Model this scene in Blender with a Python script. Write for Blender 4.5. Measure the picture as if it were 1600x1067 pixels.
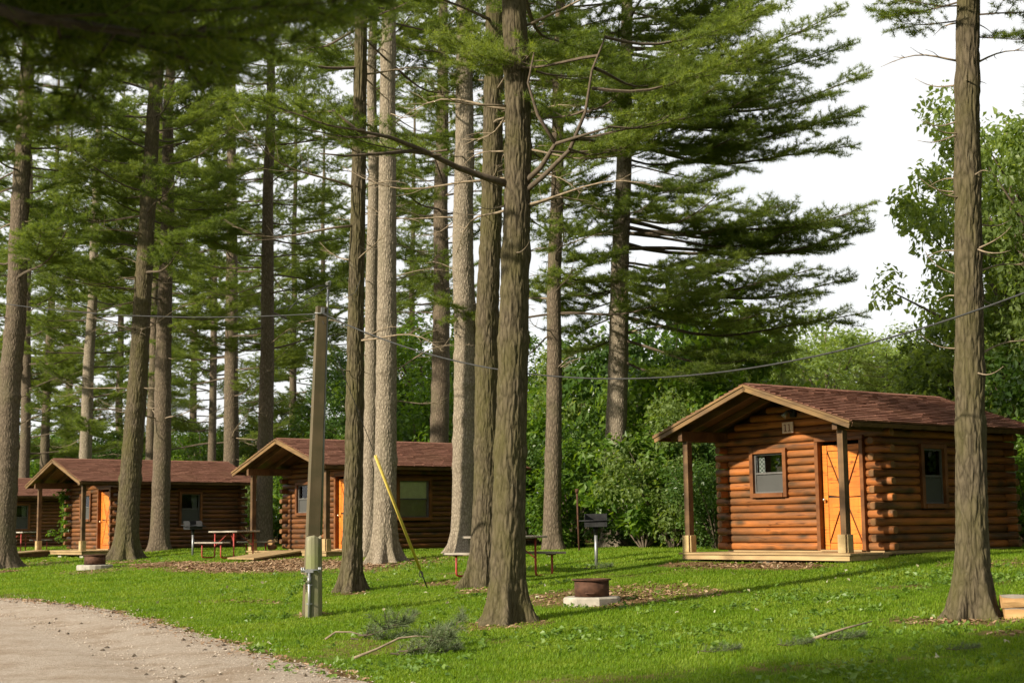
import bpy, math, random
import numpy as np
from mathutils import Vector, Matrix

random.seed(7)
RNG = np.random.default_rng(11)
for o in list(bpy.data.objects):
    bpy.data.objects.remove(o, do_unlink=True)
scn = bpy.context.scene
COL = scn.collection

# ------------------------------------------------------------------ camera
PITCH, ROLL, FPX = math.radians(7.08), 0.0128, 2350.0
EYE = np.array([0.0, 0.0, 1.6])
FW = np.array([0.0, math.cos(PITCH), math.sin(PITCH)])
R0 = np.array([1.0, 0.0, 0.0]); U0 = np.cross(R0, FW)
RT = R0 * math.cos(ROLL) - U0 * math.sin(ROLL)
UP = U0 * math.cos(ROLL) + R0 * math.sin(ROLL)
cd = bpy.data.cameras.new("camera"); cam = bpy.data.objects.new("camera", cd); COL.objects.link(cam)
cam.matrix_world = Matrix(((RT[0], UP[0], -FW[0], EYE[0]), (RT[1], UP[1], -FW[1], EYE[1]),
                           (RT[2], UP[2], -FW[2], EYE[2]), (0, 0, 0, 1)))
cd.sensor_width = 36.0; cd.lens = FPX / 1600 * 36.0
cd.clip_start = 0.1; cd.clip_end = 2000
cd.dof.use_dof = True; cd.dof.focus_distance = 25.0; cd.dof.aperture_fstop = 2.8
scn.camera = cam

# ------------------------------------------------------------------ light
SUN_EL = math.radians(27.0)
SUN_H = Vector((-0.80, -0.60, 0)).normalized()
SUN_DIR = Vector((SUN_H.x * math.cos(SUN_EL), SUN_H.y * math.cos(SUN_EL), math.sin(SUN_EL)))
w = bpy.data.worlds.new("World"); scn.world = w; w.use_nodes = True
nt = w.node_tree; nt.nodes.clear()
out = nt.nodes.new("ShaderNodeOutputWorld"); bg = nt.nodes.new("ShaderNodeBackground")
sky = nt.nodes.new("ShaderNodeTexSky"); sky.sky_type = 'NISHITA'; sky.sun_disc = False
sky.sun_elevation = SUN_EL; sky.sun_rotation = math.atan2(SUN_H.x, SUN_H.y)
sky.dust_density = 2.0
tc = nt.nodes.new("ShaderNodeTexCoord"); ns = nt.nodes.new("ShaderNodeTexNoise")
ns.inputs["Scale"].default_value = 2.2; ns.inputs["Detail"].default_value = 5
nt.links.new(tc.outputs["Generated"], ns.inputs["Vector"])
rp = nt.nodes.new("ShaderNodeMapRange")
rp.inputs["From Min"].default_value = 0.3; rp.inputs["From Max"].default_value = 0.65
rp.inputs["To Min"].default_value = 0.80; rp.inputs["To Max"].default_value = 0.95
nt.links.new(ns.outputs["Fac"], rp.inputs["Value"])
mx = nt.nodes.new("ShaderNodeMix"); mx.data_type = 'RGBA'
nt.links.new(rp.outputs["Result"], mx.inputs["Factor"])
nt.links.new(sky.outputs["Color"], mx.inputs["A"])
mx.inputs["B"].default_value = (9.2, 9.2, 9.1, 1)
nt.links.new(mx.outputs["Result"], bg.inputs["Color"])
bg.inputs["Strength"].default_value = 0.072
nt.links.new(bg.outputs["Background"], out.inputs["Surface"])
sl = bpy.data.lights.new("sun", 'SUN'); sl.energy = 5.0; sl.angle = math.radians(1.4); sl.color = (1.0, 0.90, 0.73)
so = bpy.data.objects.new("sun", sl); COL.objects.link(so)
so.rotation_euler = SUN_DIR.to_track_quat('Z', 'Y').to_euler(); so.location = (-30, -20, 30)
vs = scn.view_settings
scn.display_settings.display_device = 'sRGB'
vs.view_transform = 'Standard'; vs.look = 'None'; vs.gamma = 1; vs.use_curve_mapping = False
vs.exposure = 0.78
scn.render.engine = 'CYCLES'
cy = scn.cycles
cy.max_bounces = 6; cy.diffuse_bounces = 3; cy.glossy_bounces = 2; cy.transmission_bounces = 3; cy.transparent_max_bounces = 6
cy.caustics_reflective = False; cy.caustics_refractive = False
cy.use_denoising = True

# ------------------------------------------------------------------ maths helpers
def ray(px, py):
    return FW * FPX + RT * (px - 800) - UP * (py - 533.5)
def at(px, py, Y):
    d = ray(px, py); return EYE + d * (Y / d[1])
def proj(P):
    d = np.asarray(P, float) - EYE; z = d @ FW
    return 800 + FPX * (d @ RT) / z, 533.5 - FPX * (d @ UP) / z

_T = np.random.default_rng(3).random((64, 64, 64)).astype(np.float32)
def vnoise(x, y, z):
    x, y, z = np.broadcast_arrays(np.asarray(x, float), np.asarray(y, float), np.asarray(z, float))
    xi, yi, zi = np.floor(x).astype(int), np.floor(y).astype(int), np.floor(z).astype(int)
    fx, fy, fz = x - xi, y - yi, z - zi
    fx, fy, fz = (f * f * (3 - 2 * f) for f in (fx, fy, fz))
    x0, x1, y0, y1, z0, z1 = xi & 63, (xi + 1) & 63, yi & 63, (yi + 1) & 63, zi & 63, (zi + 1) & 63
    a = _T[x0, y0, z0] * (1 - fx) + _T[x1, y0, z0] * fx; b = _T[x0, y1, z0] * (1 - fx) + _T[x1, y1, z0] * fx
    c = _T[x0, y0, z1] * (1 - fx) + _T[x1, y0, z1] * fx; d = _T[x0, y1, z1] * (1 - fx) + _T[x1, y1, z1] * fx
    return (a * (1 - fy) + b * fy) * (1 - fz) + (c * (1 - fy) + d * fy) * fz
def fbm(x, y, z=0.0, o=4):
    s, a, t = 0, 1.0, 0
    for i in range(o):
        s = s + a * vnoise(np.asarray(x) * 2 ** i + 7.3 * i, np.asarray(y) * 2 ** i + 3.1 * i, np.asarray(z) * 2 ** i + i)
        t += a; a *= .5
    return s / t

# s = distance from the camera towards the row of cabins; t = distance along the row
def st(x, y): return .79 * x + .613 * y, -.613 * x + .79 * y
_ss = np.linspace(-60, 140, 801)
_zz = np.interp(_ss, [-60, 6, 8.5, 12.2, 14.4, 17.6, 20.4, 22, 24, 27, 30, 60, 140],
                [-.05, .03, .1, .35, .47, .70, .90, 1.03, 1.05, 1.07, 1.25, 1.8, 3])
_k = np.exp(-np.linspace(-2, 2, 9) ** 2); _k /= _k.sum()
_zz = np.convolve(np.pad(_zz, 4, mode='edge'), _k, mode='valid')
def gz(x, y):
    s, t = st(np.asarray(x, float), np.asarray(y, float))
    z = np.interp(s, _ss, _zz)
    return z + (vnoise(np.asarray(x) * .5 + 50, np.asarray(y) * .5 + 50, 0.5) - .5) * .05
def ground(px, py):
    d = ray(px, py); ts = np.linspace(6, 110, 12000) / d[1]
    P = EYE + ts[:, None] * d
    k = int(np.argmax(P[:, 2] < gz(P[:, 0], P[:, 1])))
    return P[k]

# ------------------------------------------------------------------ mesh helpers
class MB:
    """collects simple shapes, then links them as ONE mesh object"""
    def __init__(self): self.v = []; self.f = []; self.m = []; self.s = []
    def add(self, V, F, mat=0, smooth=False):
        n = len(self.v); self.v.extend([tuple(map(float, p)) for p in V])
        for f in F: self.f.append(tuple(i + n for i in f)); self.m.append(mat); self.s.append(smooth)
    def box(self, c, size, rot=None, mat=0, taper=1.0, bev=0.0):
        sx, sy, sz = (d / 2 for d in size)
        V = []
        if bev > 0:
            b = min(bev, sx * .9, sy * .9, sz * .9)
            lv = [(-sz, b), (-sz + b, 0), (sz - b, 0), (sz, b)]
            for z, k in lv:
                for x, y in ((-1, -1), (1, -1), (1, 1), (-1, 1)):
                    V.append(Vector((x * (sx - k), y * (sy - k), z)))
            F = [(3, 2, 1, 0), (12, 13, 14, 15)]
            for l in range(3):
                for i in range(4):
                    j = (i + 1) % 4; F.append((l * 4 + i, l * 4 + j, l * 4 + 4 + j, l * 4 + 4 + i))
        else:
            for z in (-sz, sz):
                k = taper if z > 0 else 1.0
                for x, y in ((-1, -1), (1, -1), (1, 1), (-1, 1)):
                    V.append(Vector((x * sx * k, y * sy * k, z)))
            F = [(3, 2, 1, 0), (4, 5, 6, 7)] + [(i, (i + 1) % 4, 4 + (i + 1) % 4, 4 + i) for i in range(4)]
        M = rot.to_3x3() if rot is not None else Matrix.Identity(3)
        c = Vector(c); self.add([M @ p + c for p in V], F, mat)
    def prism(self, poly, axis, t0, t1, mat=0):
        """poly: 2D points; axis 'y': points are (x,z) extruded in y; 'z': (x,y) extruded in z; 'x': (y,z)"""
        def mk(p, t): return {'y': (p[0], t, p[1]), 'z': (p[0], p[1], t), 'x': (t, p[0], p[1])}[axis]
        n = len(poly); V = [mk(p, t0) for p in poly] + [mk(p, t1) for p in poly]
        F = [tuple(range(n)), tuple(range(2 * n - 1, n - 1, -1))] + [(i, i + n, (i + 1) % n + n, (i + 1) % n) for i in range(n)]
        self.add(V, F, mat)
    def tube(self, pts, rad, n=8, mat=0, cap=True, smooth=True):
        pts = [Vector(p) for p in pts]; k = len(pts)
        if not hasattr(rad, '__len__'): rad = [rad] * k
        t0 = (pts[1] - pts[0]).normalized()
        ref = Vector((0, 0, 1)) if abs(t0.z) < .9 else Vector((1, 0, 0))
        nx = t0.cross(ref).normalized(); V = []
        for i in range(k):
            t = (pts[min(i + 1, k - 1)] - pts[max(i - 1, 0)]).normalized()
            nx = (nx - t * nx.dot(t)).normalized(); ny = t.cross(nx)
            for j in range(n):
                a = 2 * math.pi * j / n
                V.append(pts[i] + (nx * math.cos(a) + ny * math.sin(a)) * rad[i])
        F = []
        for i in range(k - 1):
            for j in range(n):
                q = (j + 1) % n; F.append((i * n + j, i * n + q, i * n + n + q, i * n + n + j))
        b = len(self.v); self.add(V, F, mat, smooth)
        if cap:
            self.f.append(tuple(b + j for j in range(n - 1, -1, -1))); self.m.append(mat); self.s.append(False)
            self.f.append(tuple(b + (k - 1) * n + j for j in range(n))); self.m.append(mat); self.s.append(False)
    def lathe(self, prof, n=24, c=(0, 0, 0), mat=0, smooth=True):
        V = []; F = []
        for r, z in prof:
            for j in range(n):
                a = 2 * math.pi * j / n; V.append((c[0] + r * math.cos(a), c[1] + r * math.sin(a), c[2] + z))
        for i in range(len(prof) - 1):
            for j in range(n):
                q = (j + 1) % n; F.append((i * n + j, i * n + q, i * n + n + q, i * n + n + j))
        self.add(V, F, mat, smooth)
    def mesh(self, name, mats):
        me = bpy.data.meshes.new(name); me.from_pydata(self.v, [], self.f)
        for m in (mats if isinstance(mats, (list, tuple)) else [mats]): me.materials.append(m)
        me.polygons.foreach_set('material_index', self.m); me.polygons.foreach_set('use_smooth', self.s)
        me.update(); return me
    def build(self, name, mats, parent=None, loc=None, rot=None):
        return obj(name, self.mesh(name, mats), parent, loc, rot)

def obj(name, me, parent=None, loc=None, rot=None, scale=None):
    o = bpy.data.objects.new(name, me); COL.objects.link(o)
    if parent is not None: o.parent = parent
    if loc is not None: o.location = loc
    if rot is not None: o.rotation_euler = rot
    if scale is not None: o.scale = scale
    return o

def np_mesh(name, V, F, mats, smooth=False, matidx=None):
    V = np.asarray(V, np.float32); F = np.asarray(F, np.int32); k = F.shape[1]
    me = bpy.data.meshes.new(name)
    me.vertices.add(len(V)); me.vertices.foreach_set('co', V.ravel())
    me.loops.add(F.size); me.loops.foreach_set('vertex_index', F.ravel())
    me.polygons.add(len(F)); me.polygons.foreach_set('loop_start', np.arange(0, F.size, k, dtype=np.int32))
    me.polygons.foreach_set('use_smooth', np.full(len(F), smooth))
    for m in (mats if isinstance(mats, (list, tuple)) else [mats]): me.materials.append(m)
    if matidx is not None: me.polygons.foreach_set('material_index', np.asarray(matidx, np.int32))
    me.update(calc_edges=True); return me

def tag(o, label=None, cat=None, group=None, kind=None):
    if label: o['label'] = label
    if cat: o['category'] = cat
    if group: o['group'] = group
    if kind: o['kind'] = kind
    return o
def thing(name, label, cat, loc=(0, 0, 0), rz=0.0, group=None):
    o = bpy.data.objects.new(name, None); COL.objects.link(o); o.empty_display_size = .2
    o.location = loc; o.rotation_euler = (0, 0, rz)
    return tag(o, label, cat, group)

# ------------------------------------------------------------------ materials
def N(nt, t, **kw):
    n = nt.nodes.new(t)
    for k, v in kw.items():
        if k in n.inputs: n.inputs[k].default_value = v
        else: setattr(n, k, v)
    return n
def new_mat(name):
    m = bpy.data.materials.new(name); m.use_nodes = True; nt = m.node_tree; nt.nodes.clear()
    o = nt.nodes.new('ShaderNodeOutputMaterial'); b = nt.nodes.new('ShaderNodeBsdfPrincipled')
    nt.links.new(b.outputs[0], o.inputs['Surface']); b.inputs['Specular IOR Level'].default_value = .25
    b.inputs['Roughness'].default_value = .8
    return m, nt, b, o
def ramp(nt, fac, stops):
    r = nt.nodes.new('ShaderNodeValToRGB'); e = r.color_ramp.elements
    while len(e) < len(stops): e.new(.5)
    for i, (p, c) in enumerate(stops):
        e[i].position = p; e[i].color = (*c, 1) if len(c) == 3 else c
    nt.links.new(fac, r.inputs['Fac']); return r
def mapping(nt, scale, coord='Object', rand=True):
    tc = nt.nodes.new('ShaderNodeTexCoord'); mp = nt.nodes.new('ShaderNodeMapping'); mp.inputs['Scale'].default_value = scale
    nt.links.new(tc.outputs[coord], mp.inputs['Vector'])
    if rand:
        oi = nt.nodes.new('ShaderNodeObjectInfo'); mu = N(nt, 'ShaderNodeMath', operation='MULTIPLY'); mu.inputs[1].default_value = 57.0
        nt.links.new(oi.outputs['Random'], mu.inputs[0])
        cb = nt.nodes.new('ShaderNodeCombineXYZ')
        for i in range(3): nt.links.new(mu.outputs[0], cb.inputs[i])
        nt.links.new(cb.outputs[0], mp.inputs['Location'])
    return mp
def noise(nt, vec, scale, detail=4, rough=.55):
    n = N(nt, 'ShaderNodeTexNoise', Scale=scale, Detail=detail, Roughness=rough); nt.links.new(vec, n.inputs['Vector']); return n
def mixc(nt, fac, a, b, mode='MIX'):
    m = nt.nodes.new('ShaderNodeMix'); m.data_type = 'RGBA'; m.blend_type = mode
    for k, v in (('Factor', fac), ('A', a), ('B', b)):
        if hasattr(v, 'links'): nt.links.new(v, m.inputs[k])
        elif isinstance(v, (int, float)): m.inputs[k].default_value = v
        else: m.inputs[k].default_value = (*v, 1)
    return m.outputs['Result']
def bump(nt, b, h, strength=.4, dist=.01):
    n = N(nt, 'ShaderNodeBump', Strength=strength, Distance=dist); nt.links.new(h, n.inputs['Height'])
    nt.links.new(n.outputs[0], b.inputs['Normal']); return n

def wood(name, c1, c2, knot=None, grain=(1.5, 22, 22), rough=.6, spec=.3, knots=0.0, vary=.35, bmp=.25, dirt=None):
    """grain runs along local X"""
    m, nt, b, o = new_mat(name)
    mp = mapping(nt, grain); n = noise(nt, mp.outputs[0], 1.0, 5, .6)
    col = ramp(nt, n.outputs['Fac'], [(.3, c1), (.7, c2)]).outputs[0]
    mp2 = mapping(nt, (.9, 2.5, 2.5)); n2 = noise(nt, mp2.outputs[0], 1.3, 3)
    col = mixc(nt, ramp(nt, n2.outputs['Fac'], [(.38, (0, 0, 0)), (.68, (1, 1, 1))]).outputs[0], col, dirt or tuple(x * .55 for x in c1))
    if knots:
        mp3 = mapping(nt, (1.7, 3.4, 3.4)); v = N(nt, 'ShaderNodeTexVoronoi', Scale=1.0); nt.links.new(mp3.outputs[0], v.inputs['Vector'])
        r = ramp(nt, v.outputs['Distance'], [(.0, (1, 1, 1)), (knots * .4, (.85, .85, .85)), (knots, (0, 0, 0))])
        col = mixc(nt, r.outputs[0], col, knot)
    if knots:
        n5 = noise(nt, mapping(nt, (.55, 11, 11)).outputs[0], 1.0, 2)
        col = mixc(nt, ramp(nt, n5.outputs['Fac'], [(.478, (0, 0, 0)), (.497, (.85, .85, .85)), (.512, (0, 0, 0))]).outputs[0], col, tuple(x * .25 for x in c1))
    oi = nt.nodes.new('ShaderNodeObjectInfo')
    hs = N(nt, 'ShaderNodeHueSaturation'); mr = N(nt, 'ShaderNodeMapRange'); mr.inputs['To Min'].default_value = 1 - vary; mr.inputs['To Max'].default_value = 1 + vary
    nt.links.new(oi.outputs['Random'], mr.inputs['Value']); nt.links.new(mr.outputs[0], hs.inputs['Value']); nt.links.new(col, hs.inputs['Color'])
    nt.links.new(hs.outputs[0], b.inputs['Base Color']); b.inputs['Roughness'].default_value = rough; b.inputs['Specular IOR Level'].default_value = spec
    bump(nt, b, n.outputs['Fac'], bmp, .01); return m

M = {}
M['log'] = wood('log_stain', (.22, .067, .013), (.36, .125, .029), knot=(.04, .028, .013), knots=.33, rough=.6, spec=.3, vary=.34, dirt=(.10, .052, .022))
M['log_dark'] = wood('log_wood_dark', (.115, .040, .011), (.20, .078, .022), knot=(.035, .025, .012), knots=.28, rough=.55, spec=.35, vary=.25, dirt=(.07, .032, .013))  # darker log tone for the three farther cabins
M['log_end'] = wood('log_end_grain', (.16, .075, .025), (.24, .12, .045), grain=(9, 9, 9), knots=0)
M['door'] = wood('door_pine', (.52, .15, .018), (.68, .23, .03), knot=(.2, .06, .01), knots=.12, grain=(14, 14, 1.2), rough=.45, spec=.4, vary=.08, dirt=(.5, .13, .02))
M['trim'] = wood('trim_stain', (.14, .05, .015), (.215, .082, .025), grain=(6, 6, 6), rough=.5, vary=.15)
M['post'] = wood('post_brown', (.10, .055, .025), (.17, .10, .045), grain=(12, 12, 1.0), vary=.1)
M['pale'] = wood('pale_lumber', (.36, .25, .115), (.48, .36, .18), grain=(4, 9, 9), vary=.12, dirt=(.3, .2, .09))
M['deck'] = wood('deck_lumber', (.29, .195, .09), (.42, .30, .15), grain=(1.2, 16, 16), vary=.15, dirt=(.24, .16, .08))
M['fascia'] = wood('fascia_board', (.085, .048, .022), (.145, .09, .043), grain=(1.5, 18, 18), vary=.12, dirt=(.22, .13, .05))
M['rafter'] = wood('rafter_wood', (.09, .045, .02), (.15, .08, .035), grain=(2, 16, 16), vary=.15)
M['grey_wood'] = wood('weathered_plank', (.26, .225, .185), (.44, .395, .33), grain=(1.5, 25, 25), vary=.15, dirt=(.15, .12, .09))
M['util'] = wood('utility_timber', (.085, .062, .032), (.135, .10, .055), grain=(14, 14, .8), vary=.0, dirt=(.075, .062, .03))
M['stub'] = wood('stub_post_wood', (.13, .118, .072), (.26, .23, .16), grain=(22, 22, 1.1), vary=0, dirt=(.16, .17, .07), bmp=.6)
M['firewood'] = wood('split_wood', (.48, .27, .11), (.62, .40, .18), grain=(2, 18, 18), vary=.15, bmp=.6)

def plain(name, col, rough=.6, metal=0.0, var=.25, scale=12, spec=.3, bmp=.15):
    m, nt, b, o = new_mat(name); mp = mapping(nt, (1, 1, 1)); n = noise(nt, mp.outputs[0], scale, 5)
    nt.links.new(ramp(nt, n.outputs['Fac'], [(.3, tuple(c * (1 - var) for c in col)), (.7, tuple(min(1, c * (1 + var)) for c in col))]).outputs[0], b.inputs['Base Color'])
    b.inputs['Roughness'].default_value = rough; b.inputs['Metallic'].default_value = metal; b.inputs['Specular IOR Level'].default_value = spec
    bump(nt, b, n.outputs['Fac'], bmp, .005); return m
M['red'] = plain('red_paint', (.33, .045, .035), .5, var=.35)
M['black'] = plain('black_iron', (.018, .018, .019), .55, var=.5)
M['galv'] = plain('galvanised_steel', (.26, .265, .27), .45, .6, var=.15)
M['rust'] = plain('rusty_steel', (.075, .034, .019), .8, .1, var=.45, scale=9, bmp=.3)
M['concrete'] = plain('concrete', (.33, .30, .25), .9, var=.25, scale=7, bmp=.4)
M['yellow'] = plain('yellow_guard', (.60, .45, .10), .45, var=.12)
M['cable'] = plain('cable_black', (.035, .035, .035), .45, var=.3)
M['sash'] = plain('sash_metal', (.10, .095, .088), .5, var=.2)
M['knob'] = plain('brass_knob', (.75, .62, .40), .25, .8, var=.05)
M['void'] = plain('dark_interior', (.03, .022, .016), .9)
M['sign'] = plain('sign_plate', (.70, .50, .42), .7, var=.12, scale=40)
M['sign_ink'] = plain('sign_ink', (.24, .11, .08), .8, var=.1)
M['screen'] = plain('window_screen', (.06, .06, .056), .7, var=.1, scale=3)
M['cream'] = plain('cream_curtain', (.94, .90, .56), .9, var=.1, scale=6)
M['blind'] = plain('drawn_blind', (.34, .28, .18), .9, var=.1, scale=6)

def checker_cloth():
    m, nt, b, o = new_mat('checked_curtain'); mp = mapping(nt, (1, 1, 1), rand=False)
    ch = N(nt, 'ShaderNodeTexChecker', Scale=24.0); ch.inputs['Color1'].default_value = (.36, .38, .36, 1); ch.inputs['Color2'].default_value = (.10, .12, .11, 1)
    nt.links.new(mp.outputs[0], ch.inputs['Vector']); nt.links.new(ch.outputs['Color'], b.inputs['Base Color']); b.inputs['Roughness'].default_value = .95; return m
M['checked'] = checker_cloth()
def glass():
    m, nt, b, o = new_mat('window_glass'); nt.nodes.remove(b)
    tr = N(nt, 'ShaderNodeBsdfTransparent'); tr.inputs['Color'].default_value = (.97, .98, .97, 1)
    gl = N(nt, 'ShaderNodeBsdfGlossy', Roughness=.02); fr = N(nt, 'ShaderNodeFresnel', IOR=1.45)
    ad = N(nt, 'ShaderNodeMath', operation='ADD'); ad.inputs[1].default_value = .015; nt.links.new(fr.outputs[0], ad.inputs[0])
    mi = nt.nodes.new('ShaderNodeMixShader'); nt.links.new(ad.outputs[0], mi.inputs[0]); nt.links.new(tr.outputs[0], mi.inputs[1]); nt.links.new(gl.outputs[0], mi.inputs[2])
    nt.links.new(mi.outputs[0], o.inputs['Surface']); return m
M['glass'] = glass()

def shingle_mat():
    m, nt, b, o = new_mat('asphalt_shingles'); g = nt.nodes.new('ShaderNodeNewGeometry')
    mp = mapping(nt, (1, 1, 1)); n = noise(nt, mp.outputs[0], 60, 3); n2 = noise(nt, mp.outputs[0], 1.1, 3)
    c = ramp(nt, g.outputs['Random Per Island'], [(0, (.16, .070, .045)), (.5, (.205, .092, .060)), (1, (.25, .118, .080))]).outputs[0]
    c = mixc(nt, .35, c, ramp(nt, n.outputs['Fac'], [(.3, (.13, .062, .044)), (.7, (.28, .14, .102))]).outputs[0])
    c = mixc(nt, ramp(nt, n2.outputs['Fac'], [(.45, (0, 0, 0)), (.75, (.6, .6, .6))]).outputs[0], c, (.19, .10, .06))
    nt.links.new(c, b.inputs['Base Color']); b.inputs['Roughness'].default_value = .95; b.inputs['Specular IOR Level'].default_value = .15
    bump(nt, b, n.outputs['Fac'], .5, .004); return m
M['shingle'] = shingle_mat()

def bark(name, plate_col, dark, moss, mossy, lichen=(.36, .33, .26), fine=1.0, vert=3.0):
    m, nt, b, o = new_mat(name)
    mp = mapping(nt, (13 * fine, 13 * fine, vert * fine)); v = N(nt, 'ShaderNodeTexVoronoi', Scale=1.0, feature='DISTANCE_TO_EDGE')
    mpw = mapping(nt, (3, 3, 1.2)); nw = noise(nt, mpw.outputs[0], 2.0, 3)
    add = N(nt, 'ShaderNodeVectorMath', operation='ADD'); nt.links.new(mp.outputs[0], add.inputs[0]); nt.links.new(nw.outputs['Color'], add.inputs[1])
    nt.links.new(add.outputs[0], v.inputs['Vector'])
    nf = noise(nt, mapping(nt, (1, 1, .35)).outputs[0], 34, 5, .65)
    mul = N(nt, 'ShaderNodeMath', operation='MULTIPLY_ADD'); mul.inputs[1].default_value = .35
    nt.links.new(nf.outputs['Fac'], mul.inputs[0]); nt.links.new(v.outputs['Distance'], mul.inputs[2])
    col = ramp(nt, mul.outputs[0], [(.10, dark), (.22, tuple(a * .45 + c * .55 for a, c in zip(dark, plate_col))), (.36, plate_col), (.7, tuple(min(1, c * 1.25) for c in plate_col))]).outputs[0]  # bark colour darker along plate edges, paler on plate faces
    nl = noise(nt, mapping(nt, (1, 1, .5)).outputs[0], 2.2, 5, .6)
    col = mixc(nt, ramp(nt, nl.outputs['Fac'], [(.55 - mossy * .25, (0, 0, 0)), (.85 - mossy * .2, (.8, .8, .8))]).outputs[0], col, moss)
    n4 = noise(nt, mapping(nt, (1, 1, .6)).outputs[0], 9, 4, .7)
    col = mixc(nt, ramp(nt, n4.outputs['Fac'], [(.62, (0, 0, 0)), (.75, (.55, .55, .55))]).outputs[0], col, lichen)
    nt.links.new(col, b.inputs['Base Color']); b.inputs['Roughness'].default_value = .95; b.inputs['Specular IOR Level'].default_value = .1
    bump(nt, b, mul.outputs[0], .85, .03); return m
M['bark_tan'] = bark('pine_bark_tan', (.24, .20, .15), (.078, .061, .043), (.155, .135, .09), .15, lichen=(.29, .265, .21), fine=1.5, vert=5.5)
M['bark_olive'] = bark('pine_bark_mossy', (.096, .077, .050), (.026, .021, .013), (.078, .071, .025), .65, lichen=(.16, .145, .10), fine=1.25, vert=3.4)
M['bark_brown'] = bark('pine_bark_brown', (.135, .105, .075), (.042, .032, .022), (.10, .09, .05), .25, lichen=(.19, .17, .135), fine=1.3, vert=4.5)
M['twig'] = plain('branch_bark', (.095, .072, .05), .9, var=.35, scale=20)
M['dead'] = plain('dead_branch_bark', (.22, .17, .115), .9, var=.4, scale=15)
M['far_bark'] = plain('broadleaf_bark', (.11, .085, .06), .9, var=.3, scale=8)

def leafy(name, cols, trans, tmix=.35, rough=.5, spec=.35, island=True, nz=.5, nscale=1.1):
    m, nt, b, o = new_mat(name)
    g = nt.nodes.new('ShaderNodeNewGeometry'); oi = nt.nodes.new('ShaderNodeObjectInfo')
    n = noise(nt, mapping(nt, (1, 1, 1)).outputs[0], nscale, 4)
    ma = N(nt, 'ShaderNodeMath', operation='MULTIPLY_ADD'); ma.inputs[1].default_value = .45
    nt.links.new(g.outputs['Random Per Island'], ma.inputs[0])
    m2 = N(nt, 'ShaderNodeMath', operation='MULTIPLY_ADD'); m2.inputs[1].default_value = nz; m2.inputs[2].default_value = -.02 - (nz - .5) * .5
    nt.links.new(n.outputs['Fac'], m2.inputs[0])
    m3 = N(nt, 'ShaderNodeMath', operation='MULTIPLY_ADD'); m3.inputs[1].default_value = .25
    nt.links.new(oi.outputs['Random'], m3.inputs[0]); nt.links.new(m2.outputs[0], m3.inputs[2]); nt.links.new(m3.outputs[0], ma.inputs[2])
    c = ramp(nt, ma.outputs[0], [(.15, cols[0]), (.5, cols[1]), (.9, cols[2])]).outputs[0]
    nt.links.new(c, b.inputs['Base Color']); b.inputs['Roughness'].default_value = rough; b.inputs['Specular IOR Level'].default_value = spec
    t = N(nt, 'ShaderNodeBsdfTranslucent'); nt.links.new(mixc(nt, 1.0, c, trans, 'MULTIPLY'), t.inputs['Color'])
    mi = N(nt, 'ShaderNodeMixShader'); mi.inputs[0].default_value = tmix
    nt.links.new(b.outputs[0], mi.inputs[1]); nt.links.new(t.outputs[0], mi.inputs[2]); nt.links.new(mi.outputs[0], o.inputs['Surface']); return m
M['needle'] = leafy('pine_needles', [(.040, .070, .010), (.100, .150, .024), (.22, .27, .060)], (1.8, 1.7, .6), .55, .5)
M['leaf'] = leafy('broad_leaves', [(.036, .080, .010), (.080, .155, .018), (.175, .26, .045)], (1.9, 1.8, .5), .5, .4)
M['leaf2'] = leafy('pale_leaves', [(.085, .130, .035), (.140, .200, .055), (.22, .28, .095)], (1.9, 1.8, .6), .55, .45)  # yellow-green leaf tone, lightened further to carry distance haze
M['grass'] = leafy('grass_blades', [(.062, .124, .006), (.116, .210, .008), (.205, .275, .030)], (1.7, 1.6, .4), .4, .55, .2, nz=1.3, nscale=.8)
M['weed'] = leafy('weed_leaves', [(.065, .13, .015), (.11, .195, .028), (.19, .27, .055)], (1.6, 1.6, .5), .35, .45)
M['litter'] = leafy('fallen_leaf', [(.20, .17, .09), (.36, .33, .20), (.55, .54, .42)], (1, 1, .9), .2, .6)
M['dry_needles'] = leafy('wilted_needles', [(.06, .09, .04), (.105, .145, .06), (.17, .20, .10)], (1.2, 1.3, .8), .3, .5)

def ground_mat():
    m, nt, b, o = new_mat('lawn_soil'); at_ = N(nt, 'ShaderNodeAttribute', attribute_name='dirt')
    mp = mapping(nt, (1, 1, 1), rand=False)
    n1 = noise(nt, mp.outputs[0], 3.0, 6, .65); n2 = noise(nt, mp.outputs[0], 45, 5, .7); n3 = noise(nt, mp.outputs[0], .5, 4)
    g = ramp(nt, n1.outputs['Fac'], [(.3, (.06, .10, .010)), (.55, (.09, .145, .012)), (.75, (.14, .14, .035))]).outputs[0]
    d = ramp(nt, n2.outputs['Fac'], [(.25, (.055, .036, .016)), (.5, (.165, .112, .052)), (.68, (.27, .19, .10)), (.8, (.41, .33, .21))]).outputs[0]
    d = mixc(nt, n3.outputs['Fac'], d, (.125, .082, .034))
    ad = N(nt, 'ShaderNodeMath', operation='MULTIPLY_ADD'); ad.inputs[1].default_value = .6; ad.inputs[2].default_value = -.3
    nt.links.new(n1.outputs['Fac'], ad.inputs[0]); a2 = N(nt, 'ShaderNodeMath', operation='ADD'); nt.links.new(ad.outputs[0], a2.inputs[0]); nt.links.new(at_.outputs['Fac'], a2.inputs[1])
    f = ramp(nt, a2.outputs[0], [(.35, (0, 0, 0)), (.6, (1, 1, 1))]).outputs[0]
    nt.links.new(mixc(nt, f, g, d), b.inputs['Base Color']); b.inputs['Roughness'].default_value = 1; b.inputs['Specular IOR Level'].default_value = .05
    bump(nt, b, n2.outputs['Fac'], .8, .03); return m
M['ground'] = ground_mat()
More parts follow.
